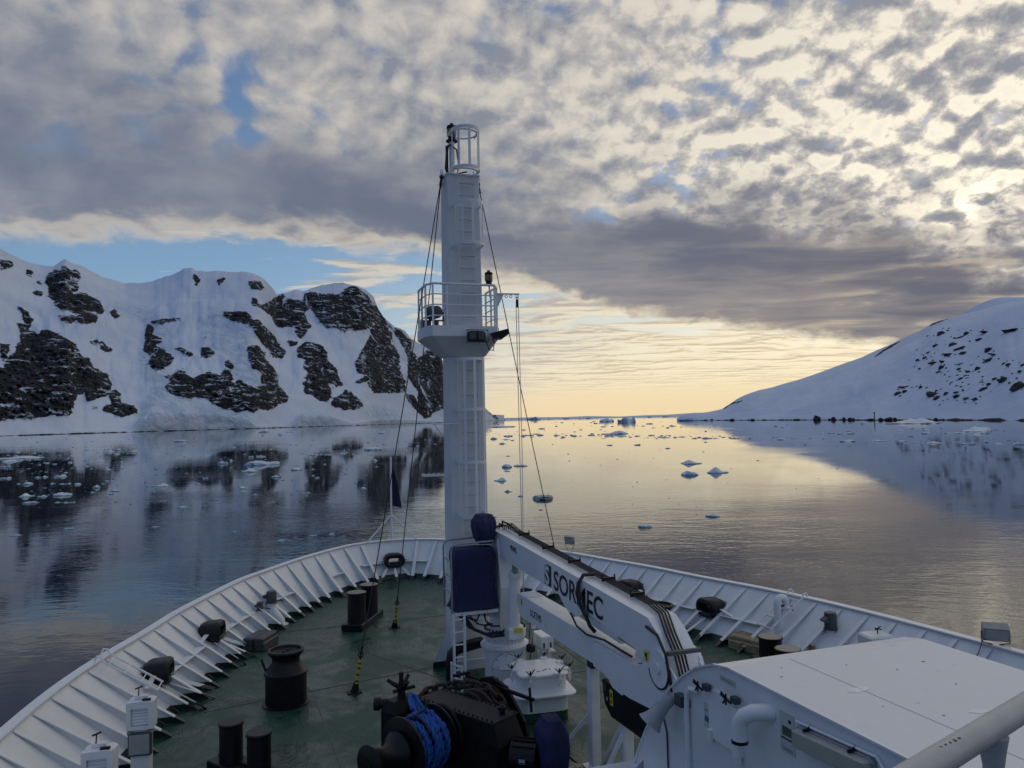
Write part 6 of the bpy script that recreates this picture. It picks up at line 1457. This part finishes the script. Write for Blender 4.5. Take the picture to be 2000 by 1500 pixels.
# rag and lines on deck under the crutch
o = empty('rope_coil', (-.3, -6.4, 0), 'loose black line and tan rags on deck at the foot of the boom crutch', 'rope')
for k, pts in enumerate(([(.15, -6.3, .02), (-.1, -6.0, .10), (-.35, -6.2, .05), (-.25, -6.6, .02), (.1, -6.5, .06), (.2, -6.2, .03)], [(.7, -6.8, .02), (1.0, -6.5, .12), (1.1, -6.75, .06), (.8, -7.0, .02), (.6, -6.9, .03)], [(-.2, -5.9, .02), (.1, -5.85, .14), (.2, -6.05, .05)])):
    mb = MB(); mb.tube(pts, .025, 6); mb.build('line', M['hose'], o, True)
mb = MB(); n_ = 8
mb.loft([[(-.1+.38*math.cos(math.tau*j/14)*(1+.2*math.sin(j*2.2)), -6.15+.26*math.sin(math.tau*j/14)*(1+.2*math.cos(j*3)), .006) for j in range(14)], [(-.1+.24*math.cos(math.tau*j/14), -6.15+.17*math.sin(math.tau*j/14), .07+.03*math.sin(j*2)) for j in range(14)]]); mb.build('rag', M['tan'], o)

# ------------------------------------------------------------------ white housing at lower right
XH = .20; HP_ = [(-15.4, 0.0), (-15.4, 3.0), (-10.60, 3.0), (-10.30, 2.95), (-9.92, 2.80), (-9.60, 2.60), (-9.30, 2.36), (-9.05, 2.12), (-8.82, 1.86), (-8.58, 1.55), (-8.36, 1.22), (-8.15, .86), (-7.95, .45), (-7.80, 0.0)]
hs = empty('deck_housing', (1.7, -11, 0), 'big white steel housing with a rounded front and flat roof at the lower right', 'deckhouse')
mb = MB(); mb.prism(YZ(XH, HP_), (2.95, 0, 0)); mb.build('shell', M['house'] if 'house' in M else M['white'], hs)
mb = MB(); ed = [Vector((XH-.012, y, z)) for y, z in HP_[1:]]; 
for a, b_ in zip(ed, ed[1:]): mb.beam(a+(b_-a).normalized()*-.01, b_, .034, .022, (0, 0, 1) if abs((b_-a).normalized().z) < .7 else (0, 1, 0))
mb.build('edge_bead', M['white2'], hs)
mb = MB()
for x in (1.06,): mb.beam((x, -10.6, 3.003), (x, -15.3, 3.003), .010, .004)
mb.build('roof_seam', M['house'], hs)
rnd = random.Random(5)
for (x, y, w, h, mt_) in ((1.02, -11.75, .36, .16, 'bright'), (1.65, -12.65, .26, .12, 'bright'), (2.6, -10.65, .16, .03, 'bright'), (2.3, -11.6, .08, .04, 'bright'), (1.3, -12.25, .05, .03, 'bright'), (1.9, -11.4, .03, .02, 'dgrey'), (.75, -10.85, .03, .02, 'dgrey'), (1.5, -11.05, .03, .02, 'dgrey'), (.55, -11.1, .035, .02, 'dgrey'), (2.4, -11.3, .05, .03, 'black'), (1.25, -12.6, .03, .02, 'dgrey'), (2.65, -11.5, .05, .02, 'bright'), (2.1, -12.0, .03, .02, 'dgrey'), (.9, -12.2, .02, .015, 'dgrey')):
    n_ = 14; mb = MB(); pts = [(x+w/2*math.cos(math.tau*j/n_)*rnd.uniform(.55, 1.1), y+h/2*math.sin(math.tau*j/n_)*rnd.uniform(.55, 1.1), 3.0015) for j in range(n_)]
    mb.prism(pts, (0, 0, .002)); mb.build('paint_patch', M['white2'] if mt_ == 'bright' else M[mt_], hs)
# hatch door in the port wall
mb = MB(); D_ = [(-10.20, 2.07), (-10.84, 2.07), (-10.84, 2.68), (-10.20, 2.64)]
mb.prism(YZ(XH-.03, D_), (.03, 0, 0)); dr = mb.build('access_door', M['white2'], hs)
for y, z in ((-10.22, 2.66), (-10.80, 2.70)):
    mb = MB(); mb.box((XH-.06, y, z), (.07, .10, .07)); lt = mb.build('latch', M['dgrey'], dr)
    mb = MB(); c = Vector((XH-.10, y+.13, z-.02)); mb.cyl(c-Vector((.0, .10, .02)), c+Vector((0, .10, .02)), .014, n=6)
    for sg in (-1, 1): mb.cyl(c, c+Vector((-.03, .05*sg, .07)), .016, .011, 6); mb.cyl(c, c+Vector((-.02, .03*sg, -.06)), .014, .011, 6)
    mb.build('wing_nut', M['black'], lt)
for y, z in ((-10.24, 2.10), (-10.80, 2.06)):
    mb = MB(); mb.box((XH-.05, y, z), (.05, .07, .13)); mb.build('hinge', M['white2'], dr)
mb = MB(); mb.tube([(XH-.06, -10.80, 2.06), (XH-.06, -10.80, 2.62)], .05, 10); mb.build('pipe_bracket', M['white2'], hs, True)
# elbow vent pipe
pts = [(XH-.0, -11.24, 2.72), (XH-.10, -11.20, 2.735), (XH-.19, -11.12, 2.72), (XH-.24, -11.05, 2.65), (XH-.25, -11.01, 2.56), (XH-.25, -11.00, 2.36)]
pts = [(XH+.02, -11.36, 2.74), (XH-.07, -11.33, 2.75), (XH-.15, -11.25, 2.73), (XH-.20, -11.16, 2.67), (XH-.22, -11.10, 2.58), (XH-.22, -11.09, 2.40)]
mb = MB(); mb.tube(pts, .088, 16); vp = mb.build('vent_elbow', M['white2'], hs, True)
mb = MB(); mb.cyl((XH-.22, -11.09, 2.395), (XH-.22, -11.09, 2.36), .092, n=16); mb.build('vent_mouth', M['black'], vp)
def wallplate(y, z, w, h, art, nm='notice'):
    mb = MB(); mb.box((XH-.006, y, z), (.006, w, h)); o = mb.build(nm, M['paper'], hs)
    for (u, v, ww, hh, mt_) in art:
        mb = MB(); mb.box((XH-.011, y-u*w, z+v*h), (.004, ww*w, hh*h)); mb.build('notice_print', M[mt_], o)
M['paper'] = simple('notice_paper', (.50, .53, .50), .6, var=.06)
M['printgreen'] = simple('notice_green', (.06, .10, .06), .6); M['printblue'] = simple('notice_blue', (.04, .10, .25), .6)
wallplate(-11.62, 2.68, .22, .30, [(.05, -.12, .75, .30, 'printgreen'), (.22, .26, .18, .12, 'black'), (.0, -.38, .8, .05, 'black')])
wallplate(-11.62, 2.47, .22, .09, [(0, 0, .8, .12, 'grey'), (0, -.25, .7, .10, 'grey')])
wallplate(-10.12, 2.28, .10, .30, [(.05, -.12, .8, .22, 'printblue'), (.0, .22, .7, .05, 'grey')])
wallplate(-10.58, 2.84, .30, .07, [(0, 0, .8, .2, 'grey')])
# bulkhead lamp
lm = empty('bulkhead_lamp', (XH, -12.25, 2.66), 'long oblong bulkhead lamp with a dull glass on the white housing wall', 'lamp')
def slant(y): return 2.70+(y+11.85)*-.062
mb = MB(); ya, yb = -11.84, -12.80
def lampring(x, ins):
    return [(x, ya-ins, slant(ya)+.095-ins), (x, yb+ins, slant(yb)+.095-ins), (x, yb-.03+ins, slant(yb)+.06), (x, yb-.03+ins, slant(yb)-.09), (x, yb+ins, slant(yb)-.125+ins), (x, ya-ins, slant(ya)-.125+ins), (x, ya+.03-ins, slant(ya)-.09), (x, ya+.03-ins, slant(ya)+.06)]
mb.loft([lampring(XH-.002, 0), lampring(XH-.05, 0), lampring(XH-.055, .005)]); mb.build('lamp_body', M['grey'], lm)
mb = MB(); mb.loft([lampring(XH-.056, .018), lampring(XH-.12, .022), lampring(XH-.135, .04)]); gl = mb.build('glass', M['lampglass'] if 'lampglass' in M else M['lens'], lm)
for y in (-12.0, -12.6):
    mb = MB(); mb.box((XH-.06, y, slant(y)+.10), (.11, .02, .03)); mb.cyl((XH-.02, y, slant(y)+.13), (XH-.08, y, slant(y)+.10), .012, n=6); mb.build('clip', M['dark'], lm)
mb = MB(); mb.tube([(XH-.03, -11.80, 2.82), (XH-.03, -12.86, 2.885), (XH-.03, -12.92, 2.82), (XH-.03, -12.92, 2.62)], .014, 6); mb.build('guard_rail', M['white2'], lm)
mb = MB(); mb.box((XH-.137, -12.72, 2.62), (.006, .03, .05)); mb.build('red_mark', M['red'] if 'red' in M else M['rust'], lm)
# signal horn
hn = empty('signal_horn', (XH-.15, -9.45, 2.2), 'grey flared signal horn fixed to the rounded front of the white housing', 'horn')
ax = Vector((-.61, .21, -.76)).normalized(); c = Vector((XH-.10, -9.42, 2.28))
mb = MB(); prof = [(.02, -.03), (.085, .0), (.088, .06), (.085, .12), (.09, .20), (.105, .28), (.128, .35), (.160, .41), (.170, .425)]
u = Vector((.45, .85, .2)); u = (u-ax*u.dot(ax)).normalized(); v = ax.cross(u)
rings_ = [[c+ax*h_+(u*math.cos(math.tau*j/28)*r_+v*math.sin(math.tau*j/28)*r_) for j in range(28)] for r_, h_ in prof]
inner = [[c+ax*h_+(u*math.cos(math.tau*j/28)*r_*.93+v*math.sin(math.tau*j/28)*r_*.93) for j in range(28)] for r_, h_ in reversed(prof)]
mb.loft(rings_+inner); mb.build('bell', M['horn'], hn, True)
mb = MB(); mb.box((XH-.04, -9.60, 2.30), (.12, .16, .14)); mb.cyl((XH-.05, -9.52, 2.30), (XH-.02, -9.75, 2.30), .05, n=10); mb.build('bracket', M['dgrey'], hn)
mb = MB(); mb.tube([(XH+.0, -9.98, 2.53), (XH-.05, -9.93, 2.53), (XH-.05, -9.82, 2.51), (XH-.05, -9.75, 2.42), (XH-.05, -9.73, 2.2), (XH-.05, -9.73, .1)], .032, 10); mb.build('conduit', M['white2'], hs, True)
mb = MB(); mb.tube([(XH-.02, -9.05, 1.98), (XH-.015, -9.16, 1.72), (XH-.015, -9.17, .8), (XH-.015, -9.17, .1)], .011, 6); mb.build('cable', M['hose'], hs)
mb = MB(); mb.box((XH-.35, -8.55, .92), (.70, .85, .05)); mb.box((XH-.35, -8.55, .45), (.66, .80, .9)); sh2 = mb.build('side_locker', M['white2'], hs)
mb = MB(); mb.prism([(XH-.05, -8.55, .95), (XH-.25, -8.55, .95), (XH-.05, -8.55, 1.12)], (0, .02, 0)); mb.build('locker_bracket', M['grey'], hs)

# ------------------------------------------------------------------ grey pipe handrail at the camera
rl = empty('handrail', (-3.0, -16.7, 4.0), 'thick worn grey pipe handrail crossing the lower right corner close to the camera', 'handrail')
ra, rb = Vector((-3.48, -16.92, 5.1)), Vector((-3.02, -16.77, 5.1)); rd = (rb-ra).normalized()
mb = MB(); mb.cyl(ra-rd*1.6, rb+rd*2.2, .034, n=24); mb.build('pipe', M['rail'], rl, True)
q = ra+rd*.27
mb = MB(); mb.tube([q+Vector((0, 0, -.02)), q+Vector((0, 0, -.06)), q+Vector((0, 0, -.10)), q+Vector((0, 0, -.8))], [.040, .032, .026, .026], 16); mb.build('post', M['rail'], rl, True)
mb = MB()
for k in range(5): 
    p = ra+rd*(-.02+.018*k)+Vector((-.012+.004*k, -.010, .033)); mb.box(p, (.006+.003*(k % 2), .004, .002), .6*k)
mb.build('paint_chip', M['dark'], rl)
# navigation post on the right-hand shore
d0_ = float(np.interp(1708, [q[0] for q in hshore], [q[1] for q in hshore])); p = on_water(1708, 819); hd = (p[:2]-CAM[:2])/np.hypot(*(p[:2]-CAM[:2])); q = CAM[:2]+hd*(d0_-2)
root = empty('marker_post', (q[0], q[1], WATER_Z), 'thin dark marker post standing at the waterline of the right snow hill', 'post')
mb = MB(); mb.cyl((q[0], q[1], WATER_Z-1), (q[0], q[1], WATER_Z+12), .9, .7, 8); mb.build('pole', M['black'], root)
mb = MB(); mb.box((q[0], q[1], WATER_Z+12.6), (2.4, 2.4, 2.0), 0, .6); mb.build('topmark', M['black'], root)
